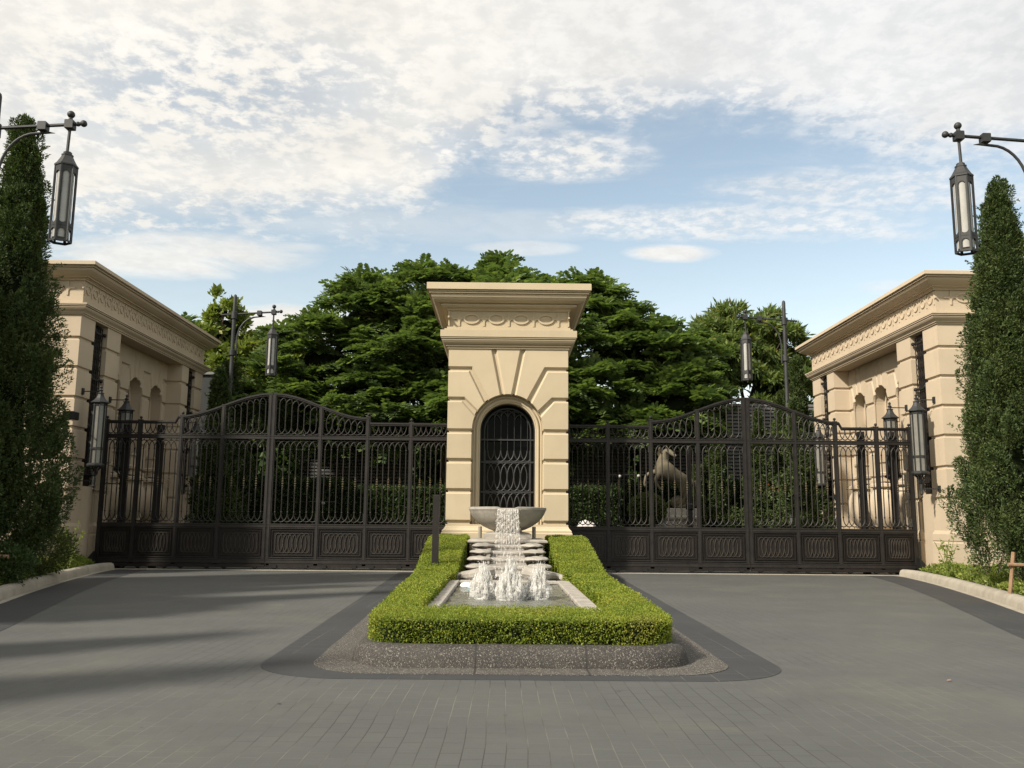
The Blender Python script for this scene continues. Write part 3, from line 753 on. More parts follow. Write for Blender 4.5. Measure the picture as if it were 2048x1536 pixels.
for i in range(-3, 4):
    x = i*sp; top = 4.0+math.sqrt(.66**2-x*x)-.03
    gr.tube([(PX+x, gy, 3.45), (PX+x, gy, top)], .010, 4)
    gr.tube([(max(PX-.64, min(PX+.64, PX+x+sp*.98*math.cos(t))), gy, 3.45-.31*math.sin(t)) for t in np.linspace(0, math.pi, 13)], .018, 5)
    if abs(i) < 3: gr.tube([(max(PX-.64, min(PX+.64, PX+x+sp*math.cos(t))), gy, (top-.26)+.24*math.sin(t)) for t in np.linspace(0, math.pi, 13)], .016, 5)
gr.build('iron_grille', LAMPM, PI_, smooth=True)
MB().box(PX-.80, PX+.80, 25.98, 26.02, 1.3, 4.81).build('dark_glass', GLASS, PI_)

# ================================================================ flanking gate buildings
def lattice(b, y0, y1, z0, z1, x):
    w = y1-y0; n = 5
    for i in range(n+1): b.tube([(x, y0+w*i/n, z0), (x, y0+w*i/n, z1)], .013, 4)
    k = int((z1-z0)/.30)
    for i in range(n):
        for j in range(k):
            za = z0+(z1-z0)*j/k; zb = z0+(z1-z0)*(j+1)/k; zm = (za+zb)/2; ya = y0+w*i/n; yb = y0+w*(i+1)/n
            b.tube([(x-.01, ya, za), (x-.01, yb, zm), (x-.01, ya, zb)], .011, 4)
    for z in np.linspace(z0+.3, z1-.2, 4): b.box(x-.03, x+.02, y0-.05, y1+.05, z-.03, z+.03); b.ball((x-.06, y0-.02, z), .06, 8, 5); b.ball((x-.06, y1+.02, z), .06, 8, 5)
JB = [.98, 1.3, 2.19, 3.07, 3.95, 4.8, 5.65, 6.5]
def building(s, label):
    F = 12.25; T = thing('gate_lodge', label, 'building', (s*14.5, 30, 0))
    mx = lambda b: b.map(lambda x, y, z: (s*x, y, z))
    def put(b, nm, m=STONE2, **k): return mx(b).build(nm, m, T, **k)
    put(MB().box(13.36, 17.2, 26.05, 34.95, 0, 7.16), 'wall')
    for (y0, y1, x1) in ((25.2, 26.1, 17.2), (26.95, 27.9, 13.4), (33.4, 34.1, 13.4), (34.85, 35.7, 17.2)):
        b = MB().sweep((F, x1, y0, y1), rust(1.36, 7.17, JB[2:]))
        b.sweep((F, x1, y0, y1), [(.06, 0), (.06, .95), (.035, .975), (.035, 1.0), (.05, 1.02), (.05, 1.20), (.03, 1.24), (0, 1.30), (0, 1.36)])
        put(b, 'pilaster')
    # niches in the recess
    nb = MB(); br = MB(); ctrs = [28.82, 30.65, 32.48]; hw = .915; zc_ = 5.62; rr = .60
    for c in ctrs:
        nb.prism(arch_hole(c-hw, c+hw, 1.0, 7.165, c, zc_, rr+.02, 18), .61, .98); nb.prism(arch_hole(c-hw, c+hw, 1.0, 7.165, c, zc_, rr-.13, 18), .96, 1.13)
        br.tube([(c-rr+.12, .95, 1.3)]+[(x, .95, z) for x, z in arc(c, zc_, rr-.12, math.pi, 0, 18)]+[(c+rr-.12, .95, 1.3)], .03, 6)
        cz_ = lambda x: zc_+math.sqrt(max(0, rr*rr-x*x)); I2 = .035
        def arx(xa, xb, n=4):
            a0, a1 = math.acos(xa/rr), math.acos(xb/rr); return arc(0, zc_, rr, a0, a1, n)
        L_ = [([(-.20, 7.16), (.20, 7.16)]+arx(.13, -.13), [0, I2]+[.006]*4+[I2], False)]
        L_.append(([(-hw, 7.16), (-.26, 7.16)]+arx(-.19, -.44)+[(-.60, 6.5+g_), (-hw, 6.5+g_)], [0, I2]+[.006]*4+[I2, I2, 0], True))
        L_.append(([(-hw, 6.5-g_), (-.64, 6.5-g_)]+arx(-.49, -.5999)+[(-rr, 5.65+g_), (-hw, 5.65+g_)], [I2, I2]+[.006]*4+[.006, I2, 0], True))
        for za, zb in zip(JB[1:-2], JB[2:-1]): L_.append(([(-hw, zb-g_), (-rr, zb-g_), (-rr, za+g_), (-hw, za+g_)], [I2, .015, I2, 0], True))
        for poly, ins, both in L_:
            for sg in ((1, -1) if both else (1,)): nb.panel([(c+sg*x, z) for x, z in poly], .55, .60, .63, ins)
    for q in (nb, br):
        q.map(lambda x, y, z: (F+y, x, z))
    put(nb, 'niche_wall'); put(br, 'niche_moulding', smooth=True)
    for c in ctrs:
        b = MB(); n = 72; P_ = [(.12, 1.22), (.22, 1.30), (.40, 1.45), (.54, 1.68), (.60, 1.95), (.60, 2.2), (.54, 2.45), (.44, 2.62), (.46, 2.68), (.58, 2.72), (.58, 2.80), (.50, 2.84)]; vs = []
        for i, (r, z) in enumerate(P_):
            for k in range(n):
                a = 2*math.pi*k/n; f = (1+.075*abs(math.sin(a*7+z*2.2))) if i < 8 else 1
                vs.append((F+.62+math.cos(a)*r*f*.95, c+math.sin(a)*r*f, z))
        m = len(P_); fs = [(i*n+k, i*n+(k+1) % n, (i+1)*n+(k+1) % n, (i+1)*n+k) for i in range(m-1) for k in range(n)]+[tuple(range(n-1, -1, -1)), tuple((m-1)*n+k for k in range(n))]
        b.add(vs, fs)
        b.sweep((F+.25, F+.7, c-.38, c+.38), [(0, .0), (0, 1.0), (.05, 1.05), (.05, 1.18), (0, 1.22)])
        b.sweep((F+.42, F+.7, c-.30, c+.30), [(0, 2.9), (0, 3.05), (.06, 3.10), (.06, 3.18), (.0, 3.22), (0, 3.5), (.04, 3.55), (.04, 3.62)])
        put(b, 'shell_basin', smooth=True)
    # entablature
    rc = (F, 17.2, 25.2, 35.7)
    put(MB().sweep(rc, [(0, 7.17), (.035, 7.17), (.035, 7.21), (.07, 7.215), (.07, 7.24), (.10, 7.27), (.15, 7.31), (.18, 7.355), (.18, 7.37), (.14, 7.375), (.14, 7.39), (.205, 7.395), (.205, 7.415), (.18, 7.42), (.18, 7.43), (.225, 7.435), (.225, 7.47), (.02, 7.48), (.02, 7.50)]), 'architrave')
    fz = MB().box(F, 17.2, 25.2, 35.7, 7.50, 8.19)
    q = MB(); nn = 22
    for k in range(nn): motif(q, 25.2+.28+.464*k, 7.95, .464, .40, 0, t=.03)
    motif(q, 25.2+.28+.464*nn, 7.95, .464, .40, 0, ring=False)
    q.map(lambda x, y, z: (F+y, x, z)); fz.add(q.v, q.f)
    q = MB()
    for k in range(6): motif(q, F+.85+.80*k, 7.95, .80, .42, 25.2)
    fz.add(q.v, q.f); put(fz, 'frieze')
    put(MB().sweep(rc, [(0, 8.17), (.06, 8.17), (.06, 8.205), (.09, 8.21), (.09, 8.235), (.17, 8.24), (.17, 8.265), (.22, 8.28), (.29, 8.32), (.37, 8.38), (.41, 8.435), (.38, 8.44), (.38, 8.455), (.445, 8.46), (.445, 8.48), (.42, 8.485), (.42, 8.50), (.465, 8.505), (.465, 8.512), (.44, 8.515), (.50, 8.52), (.50, 8.62), (.48, 8.63)]), 'cornice')
    for y0, y1 in ((26.14, 26.91), (34.14, 34.81)):
        b = MB(); lattice(b, y0+.08, y1-.08, 2.4, 7.1, F+.10); put(b, 'iron_lattice', IRON)
        put(MB().box(F+.20, F+.30, y0-.02, y1+.02, 2.3, 7.165), 'slot_backing', IRONP)  # dark sheet added to stand for the shaded void behind the lattice
        put(MB().box(F+.08, F+.9, y0-.03, y1+.03, 0, 2.35), 'slot_base')
    return T
building(1, 'cream stone gate lodge at the right end of the gates, sunlit with a deep cornice')
building(-1, 'shaded cream stone gate lodge at the left end of the gates, behind a conifer')

# wall lanterns
def wall_lamp(s, x, y, label):
    T = thing('wall_lantern', label, 'wall lamp', (s*x, y, 2.3), 'long iron lanterns on the lodge walls')
    cx = s*x; wx = s*12.245; q = .76
    b = MB().lathe([(.015, 2.20), (.035, 2.24), (.02, 2.28), (.045, 2.33), (.025, 2.40), (.05, 2.47), (.03, 2.55), (.04, 2.62), (.08, 2.64), (.03, 2.66)], cx, y, 12)
    for k in range(8):
        a = 2*math.pi*k/8+.39; ca, sa = math.cos(a), math.sin(a)
        b.tube([(cx+r*q*ca, y+r*q*sa, z) for r, z in ((.05, 2.63), (.10, 2.68), (.11, 2.75), (.18, 2.82), (.28, 2.87))], .013, 5)
        b.tube([(cx+r*q*ca, y+r*q*sa, z) for r, z in ((.05, 2.65), (.04, 2.78), (.10, 2.87))], .010, 4)
    b.build('finial_basket', LAMPM, T, smooth=True)
    b = MB().lathe([(.17, 2.86), (.235, 2.87), (.25, 2.90), (.25, 2.93), (.21, 2.96), (.19, 2.97)], cx, y, 8, .39)
    for k in range(8):
        a = 2*math.pi*k/8+.39; b.box(cx+.19*math.cos(a)-.012, cx+.19*math.cos(a)+.012, y+.19*math.sin(a)-.012, y+.19*math.sin(a)+.012, 2.95, 4.69)
    for z in (3.36, 3.40, 4.62, 4.66):
        b.tube([(cx+.188*math.cos(2*math.pi*k/8+.39), y+.188*math.sin(2*math.pi*k/8+.39), z) for k in range(8)], .015, 4, close=True)
    b.build('cage', LAMPM, T)
    MB().lathe([(.172, 2.96), (.172, 4.68)], cx, y, 8, .39).build('glass', WGLASS, T)
    MB().lathe([(r*q, 4.68+(z-4.43)*.72) for r, z in [(.30, 4.43), (.335, 4.44), (.335, 4.47), (.29, 4.50), (.235, 4.55), (.17, 4.63), (.125, 4.72), (.105, 4.80), (.13, 4.81), (.13, 4.835), (.06, 4.85), (.05, 4.90), (.085, 4.95), (.04, 5.0), (.04, 5.04), (.06, 5.08), (.02, 5.14)]], cx, y, 8, .39).build('roof', LAMPM, T)
    for z in (2.47, 5.02):
        b = MB(); b.tube([(cx, y, z), (wx, y, z)], .016, 6); b.box(wx-s*.035, wx, y-.06, y+.06, z-.09, z+.09); b.ball((cx, y, z), .04, 8, 6); b.build('bracket', LAMPM, T)
names_ = [('in front of the gate', 25.62), ('just behind the end of the gate', 27.42), ('beyond the niches on the third pilaster', 33.75), ('on the farthest pilaster', 35.3)]
for s_, side_ in ((1, 'sunlit right lodge'), (-1, 'shaded left lodge')):
    for t_, y_ in names_: wall_lamp(s_, 11.72, y_, f'long glass lantern on the {side_}, {t_}')

# ================================================================ street lamps
def street_lamp(s, y, label):
    T = thing('street_lamp', label, 'street lamp', (s*9.38, y, 0), 'arm lamps lining the drive')
    px, lx = s*9.38, s*8.04
    MB().lathe([(.20, 0), (.20, .25), (.14, .32), (.13, .9), (.10, .95), (.075, 1.0), (.068, 6.9), (.11, 6.92), (.11, 7.1), (.068, 7.12), (.064, 8.16), (.10, 8.18), (.10, 8.42), (.062, 8.44), (.06, 8.95), (.05, 9.0), (.02, 9.03)], px, y, 12).build('pole', LAMPM, T, smooth=True)
    b = MB().tube([(px+s*.45, y, 8.31), (s*7.86, y, 8.44)], .030, 8)
    for x, z in ((lx, 8.42), (s*8.52, 8.38)): b.box(x-.075, x+.075, y-.075, y+.075, z-.085, z+.085, .012)
    b.ball((s*7.80, y, 8.45), .062, 10, 8); b.ball((s*7.90, y, 8.44), .045, 8, 6); b.ball((lx, y, 8.62), .068, 12, 8); b.lathe([(.05, 8.50), (.03, 8.56)], lx, y, 8)
    b.build('arm', LAMPM, T, smooth=True)
    q = [(px-s*.13, y, 6.85), (px-s*.13, y, 7.25)]+[(px-s*(.13+.62*(1-math.cos(t))), y, 7.45+.80*math.sin(t)) for t in np.linspace(.05, math.pi/2, 10)]+[(s*8.40, y, 8.27), (s*8.30, y, 8.26)]
    MB().tube(q, [.026]*(len(q)-2)+[.02, .004], 7).build('brace', LAMPM, T, smooth=True)
    L = MB().tube([(lx, y, 8.36), (lx+s*.012, y, 7.88)], .026, 8)
    L.lathe([(.072, 7.86), (.072, 7.90), (.045, 7.91)], lx, y, 6, R(30)); L.lathe([(.20, 7.625), (.20, 7.65), (.165, 7.69), (.125, 7.76), (.095, 7.82), (.10, 7.83), (.10, 7.855), (.07, 7.86)], lx, y, 6, R(30))
    r = .168; ap = r*math.cos(R(30)); hw = r*.5
    for k in range(6):
        F = MB(); sh = .058
        F.box(-hw, -sh, -.012, .006, 6.24, 7.63); F.box(sh, hw, -.012, .006, 6.24, 7.63)
        F.prism([(-sh, 7.63), (sh, 7.63), (sh, 7.46)]+arc(0, 7.46, sh, 0, math.pi, 8)+[(-sh, 7.46)], -.012, .006)
        F.prism([(-sh, 6.50), (sh, 6.50), (sh, 6.62)]+[(sh*math.cos(t), 6.62-sh*math.sin(t)) for t in np.linspace(0, math.pi, 9)], -.012, .006)
        F.prism([(-sh, 6.51), (sh, 6.51), (sh, 6.40)]+arc(0, 6.40, sh, 0, math.pi, 8)+[(-sh, 6.40)], -.012, .006)
        F.box(-sh, sh, -.012, .006, 6.24, 6.265); F.box(-hw-.012, -hw+.012, -.022, .012, 6.24, 7.63)
        a = 2*math.pi*k/6; ca, sa = math.cos(a), math.sin(a)
        F.map(lambda x, y_, z: (lx+ca*(ap-y_)-sa*x, y+sa*(ap-y_)+ca*x, z)); L.add(F.v, F.f)
    L.tube([(lx+.18*math.cos(2*math.pi*(k+.5)/6), y+.18*math.sin(2*math.pi*(k+.5)/6), 6.235) for k in range(6)], .014, 4, close=True)
    lo = L.build('lantern_frame', LAMPM, T)
    MB().lathe([(.10, 6.28), (.138, 6.30), (.138, 7.58), (.1, 7.6)], lx, y, 16).build('glass', FROST, T, smooth=True)
street_lamp(-1, 15.4, 'grey arm lamp hanging its lantern in front of the dark conifer, near left edge')
street_lamp(1, 15.4, 'grey arm lamp hanging its lantern over the kerb, near right edge of the photo')
street_lamp(-1, 30.0, 'distant grey arm lamp behind the left gate, beside the light green tree')
street_lamp(1, 30.0, 'distant grey arm lamp behind the right gate, in front of the long-leaved tree')

# ================================================================ gates
GY = 26.70
def ztop(x):
    d = abs(abs(x)-7.06)
    if d > 2.86: return 4.27
    return 4.42+.71*(.5+.5*math.cos(math.pi*d/2.86))
def bar(b, x, z0, z1, y=GY, r=.0175, knots=(), nk=5):
    b.tube([(x, y, z0), (x, y, z1)], r, nk)
    for z, kr in knots: b.ball((x, y, z), kr, 6, 4, (1, 1, 1.2))
def gate_leaf(s, posts, label, wheel_off):
    x_in, x_out = posts[0], posts[-1]
    T = thing('sliding_gate', label, 'gate', (s*(x_in+x_out)/2, GY, 0), 'bronze iron gate leaves')
    fr = MB(); pw = .055
    for i, x in enumerate(posts):
        zt_ = 4.34 if abs(abs(x)-7.06) > 2.95 else ztop(x)+.045
        if abs(x-4.2) < .05 or abs(x-9.85) < .25: zt_ = 4.49
        w = pw
        xx = x+(w if i == 0 else -w if i == len(posts)-1 else 0)
        p = MB(); p.box(s*(xx-w), s*(xx+w), GY-.05, GY+.05, .12, zt_, .006); p.box(s*(xx-w*.45), s*(xx+w*.45), GY-.065, GY-.045, .3, zt_-.06); p.box(s*(xx-w-.012), s*(xx+w+.012), GY-.058, GY+.058, zt_-.03, zt_+.006)
        if abs(abs(x)-7.06) > 1.6: p.lathe([(.02, zt_), (.015, zt_+.03)], s*xx, GY, 8); p.ball((s*xx, GY, zt_+.065), .045, 10, 7)
        p.build('post', IRON, T, smooth=True)
    L0, L1 = x_in+2*pw, x_out-2*pw
    for z0, z1, dy in ((.18, .31, .06), (1.21, 1.32, .058), (3.79, 3.91, .058), (.33, .36, .04), (1.17, 1.205, .04)):
        fr = MB().box(s*x_in, s*x_out, GY-dy, GY+dy, z0, z1, .008)
        fr.box(s*x_in, s*x_out, GY-dy-.012, GY-dy+.01, z1-.025, z1-.005); fr.build('rail', IRON, T)
    # top rail follows the curve
    xs = np.linspace(x_in, x_out, 49); vs = []; fr = MB()
    cur = [x for x in xs if abs(abs(x)-7.06) <= 2.86]
    for seg in ([x for x in xs if abs(x-7.06) > 2.86 and x < 7.06]+[4.2], [7.06-2.86]+[x for x in cur if x < 7.06]+[min(7.055, x_out)], [max(7.065, x_in)]+[x for x in cur if x > 7.06]+[9.92], [9.92]+[x for x in xs if x-7.06 > 2.86]):
        seg = sorted(set([x for x in seg if x_in-.001 <= x <= x_out+.001]))
        if len(seg) < 2: continue
        for (t0, t1, dy) in ((-.005, .045, .055), (-.045, -.008, .035)):
            vs = []
            for x in seg:
                z = ztop(x)
                vs += [(s*x, GY-dy, z+t0), (s*x, GY-dy, z+t1), (s*x, GY+dy, z+t1), (s*x, GY+dy, z+t0)]
            n = len(seg); fs = [(4*i+k, 4*i+(k+1) % 4, 4*i+4+(k+1) % 4, 4*i+4+k) for i in range(n-1) for k in range(4)]+[(0, 1, 2, 3), tuple(4*n-4+k for k in (3, 2, 1, 0))]
            fr.add(vs, fs)
    fr.build('top_rail', IRON, T)
    bt = MB(); bt.box(s*(x_in+.02), s*(x_out-.02), GY-.05, GY+.05, .07, .175)
    bt.box(s*x_in, s*x_out, GY-.10, GY-.02, .085, .15) if wheel_off else None
    bt.build('bottom_beam', IRONP, T)
    for i in range(len(posts)-1):
        for q in (.2, .82):
            x = posts[i]+(posts[i+1]-posts[i])*q; w = MB(); w.box(s*(x-.07), s*(x+.07), GY-.09, GY-.02, .05, .14)
            c = MB().lathe([(.045, -.02), (.05, -.015), (.05, .015), (.045, .02)], 0, 0, 12); c.map(lambda a, b_, c_: (s*x+a, GY-.03+c_, .055+b_)); w.add(c.v, c.f); w.build('roller', IRONB, T)
    for i in range(len(posts)-1):
        a, b_ = posts[i], posts[i+1]; a += (2*pw if i == 0 else pw); b_ -= (2*pw if i == len(posts)-2 else pw)
        w = b_-a; n = 7 if w > 1.05 else 6; sp = w/n; C = [a+sp*(k+.5) for k in range(n)]
        # kick panel with raised frame and overlapping ovals
        p = MB(); p.box(s*a, s*b_, GY-.012, GY+.03, .31, 1.21)
        for e, y0 in ((.045, .035), (.12, .024)):
            za, zb = .36+e, 1.17-e; xa, xb = a+e, b_-e; t = .018
            for (u0, u1, w0, w1) in ((xa, xb, za, za+t), (xa, xb, zb-t, zb), (xa, xa+t, za+t, zb-t), (xb-t, xb, za+t, zb-t)): p.box(s*u0, s*u1, GY-y0-.012, GY-.010, w0, w1)
        p.build('kick_panel', IRONP, T)
        o = MB(); hw = (w-.34)/2; m_ = 7; ss = 2*hw/m_; cc = (a+b_)/2
        for k in range(m_):
            xc = cc-hw+ss*(k+.5); rx = ss*.98
            o.tube([(s*max(cc-hw-.02, min(cc+hw+.02, xc+rx*math.cos(t))), GY-.027, .765+.285*math.sin(t)) for t in np.linspace(0, 2*math.pi, 25)[:-1]], .0125, 6, close=True)
            if 0 < k < m_-1: o.ball((s*xc, GY-.026, .765), .015, 6, 4)
        o.build('panel_ovals', IRONO, T, smooth=True)
        # main infill
        f = MB(); kn = MB()
        top, bot = 3.76, 1.345; H = .25
        for k, x in enumerate(C):
            clampx = lambda q: s*max(a+.006, min(b_-.006, q))
            f.tube([(clampx(x+sp*math.cos(t)), GY, top-H+(H-.02)*math.sin(t)) for t in np.linspace(0, math.pi, 13)], .0155, 5)
            f.tube([(clampx(x+sp*math.cos(t)), GY, bot+H+.03-(H)*math.sin(t)) for t in np.linspace(0, math.pi, 13)], .0155, 5)
            f.tube([(s*x, GY, top-.02), (s*x, GY, top+.03)], .010, 4); f.tube([(s*x, GY, bot-.02), (s*x, GY, bot+.03)], .010, 4)
            bar(f, s*x, bot+H+.02, top-H, knots=((top-H-.02, .028), (bot+H+.06, .028)))
            if k % 2 == 1:
                kn = MB()
                for dz, kr in ((-.16, .022), (-.10, .030), (-.035, .034), (.035, .034), (.10, .030), (.15, .022)): kn.ball((s*x, GY-.002, 2.52+dz), kr, 7, 5, (1, 1, .85))
                f.tube([(s*x, GY, 2.15), (s*x, GY, 2.30), (s*x, GY, 2.38)], [.0175, .025, .018], 5)
                kn.build('bar_collar', GOLD, T, smooth=True)
        f.build('bar_infill', IRON, T)
        # upper band
        u = MB(); zb = 3.915; flat = abs((a+b_)/2-7.06) > 2.86; tall = abs((a+b_)/2-7.06) < 1.5
        for k, x in enumerate(C):
            zt_ = ztop(x)-.05
            if flat:
                u.tube([(clampx(x+sp*math.cos(t)), GY, zb+.31-.29*math.sin(t)) for t in np.linspace(0, math.pi, 13)], .0155, 5); u.tube([(s*x, GY, zb), (s*x, GY, zb+.03)], .01, 4)
            elif not tall:
                hh = (zt_-zb-.03)/2
                u.tube([(clampx(x+sp*math.cos(t)), GY, zb+.025+hh+hh*math.sin(t)) for t in np.linspace(0, 2*math.pi, 21)[:-1]], .0155, 5, close=True); u.tube([(s*x, GY, zb), (s*x, GY, zb+.03)], .01, 4)
            else:
                u.tube([(clampx(x+sp*math.cos(t)), GY, zb+.25-.225*math.sin(t)) for t in np.linspace(0, math.pi, 13)], .0155, 5); u.tube([(s*x, GY, zb), (s*x, GY, zb+.03)], .01, 4)
                u.tube([(clampx(x+sp*math.cos(t)), GY, min(zt_-.18+.17*math.sin(t), ztop(max(a, min(b_, x+sp*math.cos(t))))-.06)) for t in np.linspace(0, math.pi, 13)], .0155, 5)
                zk = zb+.42; bar(u, s*x, zb+.25, zt_-.18, knots=((zb+.30, .02), (zk, .022)) if zt_-.25 > zk else ((zb+.30, .02),))
        u.build('upper_band', IRON, T)
    return T
P_IN = [1.68, 2.92, 4.2, 5.6, 7.055]; P_OUT = [7.065, 8.5, 9.72, 10.95, 12.0]
gate_leaf(-1, P_IN, 'arched bronze gate leaf between the left gate seam and the pillar', False)
gate_leaf(-1, P_OUT, 'arched bronze gate leaf between the shaded left lodge and the left gate seam', True)
gate_leaf(1, P_IN, 'arched bronze gate leaf between the pillar and the right gate seam, horse statue behind it', False)
gate_leaf(1, P_OUT, 'arched bronze gate leaf between the right gate seam and the sunlit lodge', True)
for s_, x_, lb in ((-1, 11.45, 'thick dark guide post behind the far left bay of the gate'), (-1, 10.45, 'thick dark guide post behind the second bay from the left'), (1, 11.55, 'thick dark guide post behind the far right bay of the gate'), (1, 10.6, 'thick dark guide post behind the second bay from the right')):
    T = thing('guide_post', lb, 'post', (s_*x_, 27.0, 0), 'gate guide posts')
    MB().box(s_*x_-.09, s_*x_+.09, 26.92, 27.08, 0, 4.22, .01).build('shaft', IRON, T)
    q = MB(); q.lathe([(.03, 4.22), (.02, 4.26)], s_*x_, 27.0, 8); q.ball((s_*x_, 27.0, 4.31), .055, 10, 7); q.build('finial', IRON, T, smooth=True)
for s_, lb in ((-1, 'black gate stop bracket on the ground at the left lodge'), (1, 'black gate stop bracket on the ground at the right lodge')):
    T = thing('gate_stop', lb, 'gate stop', (s_*12.05, 26.4, 0))
    MB().prism([(s_*11.9, .03), (s_*12.22, .03), (s_*12.22, .22), (s_*12.1, .26), (s_*11.9, .5)], 26.35, 26.6).build('bracket', IRONB, T)

# ================================================================ plants
def branch(b, p0, p1, r0, r1, n=5, bend=.12, k=7, seed=0):
    r = random.Random(seed); p0, p1 = Vector(p0), Vector(p1); L = (p1-p0).length; pts = []
    for i in range(n+1):
        t = i/n; q = p0.lerp(p1, t)
        if 0 < i < n: q += Vector((r.uniform(-1, 1), r.uniform(-1, 1), r.uniform(-.5, 1)))*bend*L*.5
        pts.append(q)
    b.tube(pts, [r0+(r1-r0)*i/n for i in range(n+1)], k); return pts

def juniper(x, y, h, r, label, seed, group='dark conifers beside the drive', plumes=460, per=620, lean=0.0, skirt=.07, loc_z=.1, ls=.062):
    """upright twisted conifer: many flame-shaped plumes of short foliage"""
    T = thing('conifer', label, 'tree', (x, y, loc_z), group)
    g = np.random.default_rng(seed); V = []
    def rad(t): return r*np.clip(1.08*(1-t)**.80*(.55+.45*np.clip(t/skirt, 0, 1)**.6), .05, 9)
    tz = g.random(plumes)**.92
    th = g.uniform(0, 2*np.pi, plumes); rr = rad(tz)*np.sqrt(g.uniform(.35, 1.0, plumes))*(1+.10*np.sin(th*2+tz*9+seed)+.10*np.sin(th*3-tz*19+seed*2))
    base = np.stack([x+lean*tz*h+np.cos(th)*rr, y+np.sin(th)*rr, loc_z+.50+tz*(h-1.0)], 1)
    out = np.stack([np.cos(th), np.sin(th), np.zeros(plumes)], 1)
    ax = nrm(out*g.uniform(.12, .55, (plumes, 1))*(1-tz[:, None]*.75)+np.array([0, 0, 1.])+g.normal(0, .16, (plumes, 3)))
    ln = g.uniform(.55, 1.55, plumes)*(1-.40*tz)*min(1, .45+r*.45); wd = ln*g.uniform(.15, .24, plumes)
    for i in range(plumes):
        t = g.random(per)**.85; a = g.uniform(0, 2*np.pi, per)
        e1 = nrm(np.cross(ax[i], [0.3, .8, .2])[None])[0]; e2 = np.cross(ax[i], e1)
        w = wd[i]*np.sin(np.pi*np.clip(t*.86+.13, 0, 1))**.7*(1+.35*np.sin(a*3+t*9+i))*g.uniform(.72, 1.05, per)
        dv_ = np.cos(a)[:, None]*e1+np.sin(a)[:, None]*e2
        P = base[i]+ax[i]*((t-.3)*ln[i])[:, None]+dv_*w[:, None]
        V.append(leaves(P, dv_*.8+ax[i]*.75, ls, ls*.36, .45))
    for i in range(int(plumes*.35)):          # stray shoots that break the outline
        t0 = g.random()**.8; a0 = g.uniform(0, 2*np.pi); r0 = float(rad(np.array([t0]))[0])*.92; m = int(60*min(1, .062/ls+.2))
        d0 = nrm(np.array([[np.cos(a0)*g.uniform(.3, 1.0), np.sin(a0)*g.uniform(.3, 1.0), 1.0]]))[0]; L0 = g.uniform(.30, .62)*(1-.3*t0)*min(1, .4+r*.5)
        tt = g.random(m)[:, None]; P = np.array([x+np.cos(a0)*r0, y+np.sin(a0)*r0, loc_z+.7+t0*(h-1.2)])+d0*tt*L0+np.array([np.cos(a0), np.sin(a0), 0])*(.14*tt**2)+g.normal(0, .035, (m, 3))*(1.2-tt)
        V.append(leaves(P, np.repeat(d0[None], m, 0), ls*.9, ls*.34, .55))
    quads('crown', np.concatenate(V), L_JUN, T)
    zz = np.linspace(0, 1, 12); b = MB()
    pf = [(.02, loc_z+.9)]+[(float(rad(np.array([t]))[0])*.46, loc_z+1.0+t*(h-2.4)) for t in zz[:-1]]+[(.02, loc_z+h-1.3)]
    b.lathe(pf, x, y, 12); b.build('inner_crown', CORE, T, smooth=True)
    t_ = MB(); branch(t_, (x, y, loc_z-.1), (x+lean*h*.5, y, h*.75), .13, .04, 6, .03, 8, seed)
    for k in range(5):
        a = k*1.3; branch(t_, (x, y, loc_z+.35), (x+math.cos(a)*r*.4, y+math.sin(a)*r*.4, loc_z+1.8), .05, .02, 3, .1, 5, seed+k)
    t_.build('trunk', BARK, T, smooth=True)
    return T
JR = juniper(10.3, 18.3, 8.75, 1.05, 'tall dark conifer with a pointed twisted crown in front of the sunlit right lodge', 3, lean=.0)
JL = juniper(-10.5, 18.4, 9.75, 1.24, 'tall dark conifer hiding the front of the shaded left lodge, behind the near lamp', 5, plumes=500)
# the next trees of each row, nearer than the picture's edge: they cast the long shadows on the left of the drive
def clone(src, x, y, rz, sc, label):
    c = copy_tree(src); c.location = (x, y, .1); c.rotation_euler = (0, 0, rz); c.scale = (sc, sc, sc); c['label'] = label; return c
clone(JL, -11.9, 11.3, 1.3, .98, 'conifer of the left row just outside the photo, nearer than the lamp')
clone(JR, -12.6, 4.6, 2.2, 1.05, 'conifer of the left row beside the viewer')
clone(JL, -13.2, 14.8, 2.9, 1.10, 'conifer of the second left row, behind the planting bed')
clone(JR, -14.6, 8.2, .7, 1.15, 'conifer of the second left row, beside the viewer')
clone(JR, 12.0, 19.2, 1.2, .96, 'conifer standing behind the right-hand one, cut by the right edge')
clone(JL, 12.6, 10.4, .6, .9, 'conifer of the right row just outside the photo')
clone(JL, -12.0, 18.0, 1.9, .97, 'conifer standing behind the left-hand one, cut by the left edge')
clone(JL, -16.9, 20.2, .4, 1.25, 'big conifer shading the left lodge from outside the photo')
clone(JL, -16.2, 16.2, 2.4, 1.2, 'big conifer left of the drive, outside the photo')

clone(JR, -12.4, 1.5, 1.1, 1.18, 'conifer of the left row behind the viewer')
clone(JL, -14.6, 11.9, 3.6, 1.12, 'conifer of the second left row, between the lamp and the viewer')
clone(JL, -17.2, 13.2, 5.0, 1.3, 'big conifer of the third left row, outside the photo')

# timber stakes
def stake(x, y, label, h=1.45):
    T = thing('tree_stake', label, 'tree stake', (x, y, .1)); b = MB()
    b.tube([(x, y, .05), (x+.02, y, h)], .045, 8)
    b.build('post', WOOD, T, smooth=True)
    q = MB(); q.tube([(x-.75, y+.05, .72), (x+.35, y-.06, .70)], .036, 8); q.tube([(x-.75, y+.1, .05), (x-.62, y+.08, .95)], .035, 7); q.build('crossbar', WOOD, T, smooth=True)
stake(9.98, 16.9, 'brown timber stake with a crossbar tied to the right conifer')
stake(-9.72, 17.2, 'brown timber stake with a crossbar under the left conifer', 1.1)

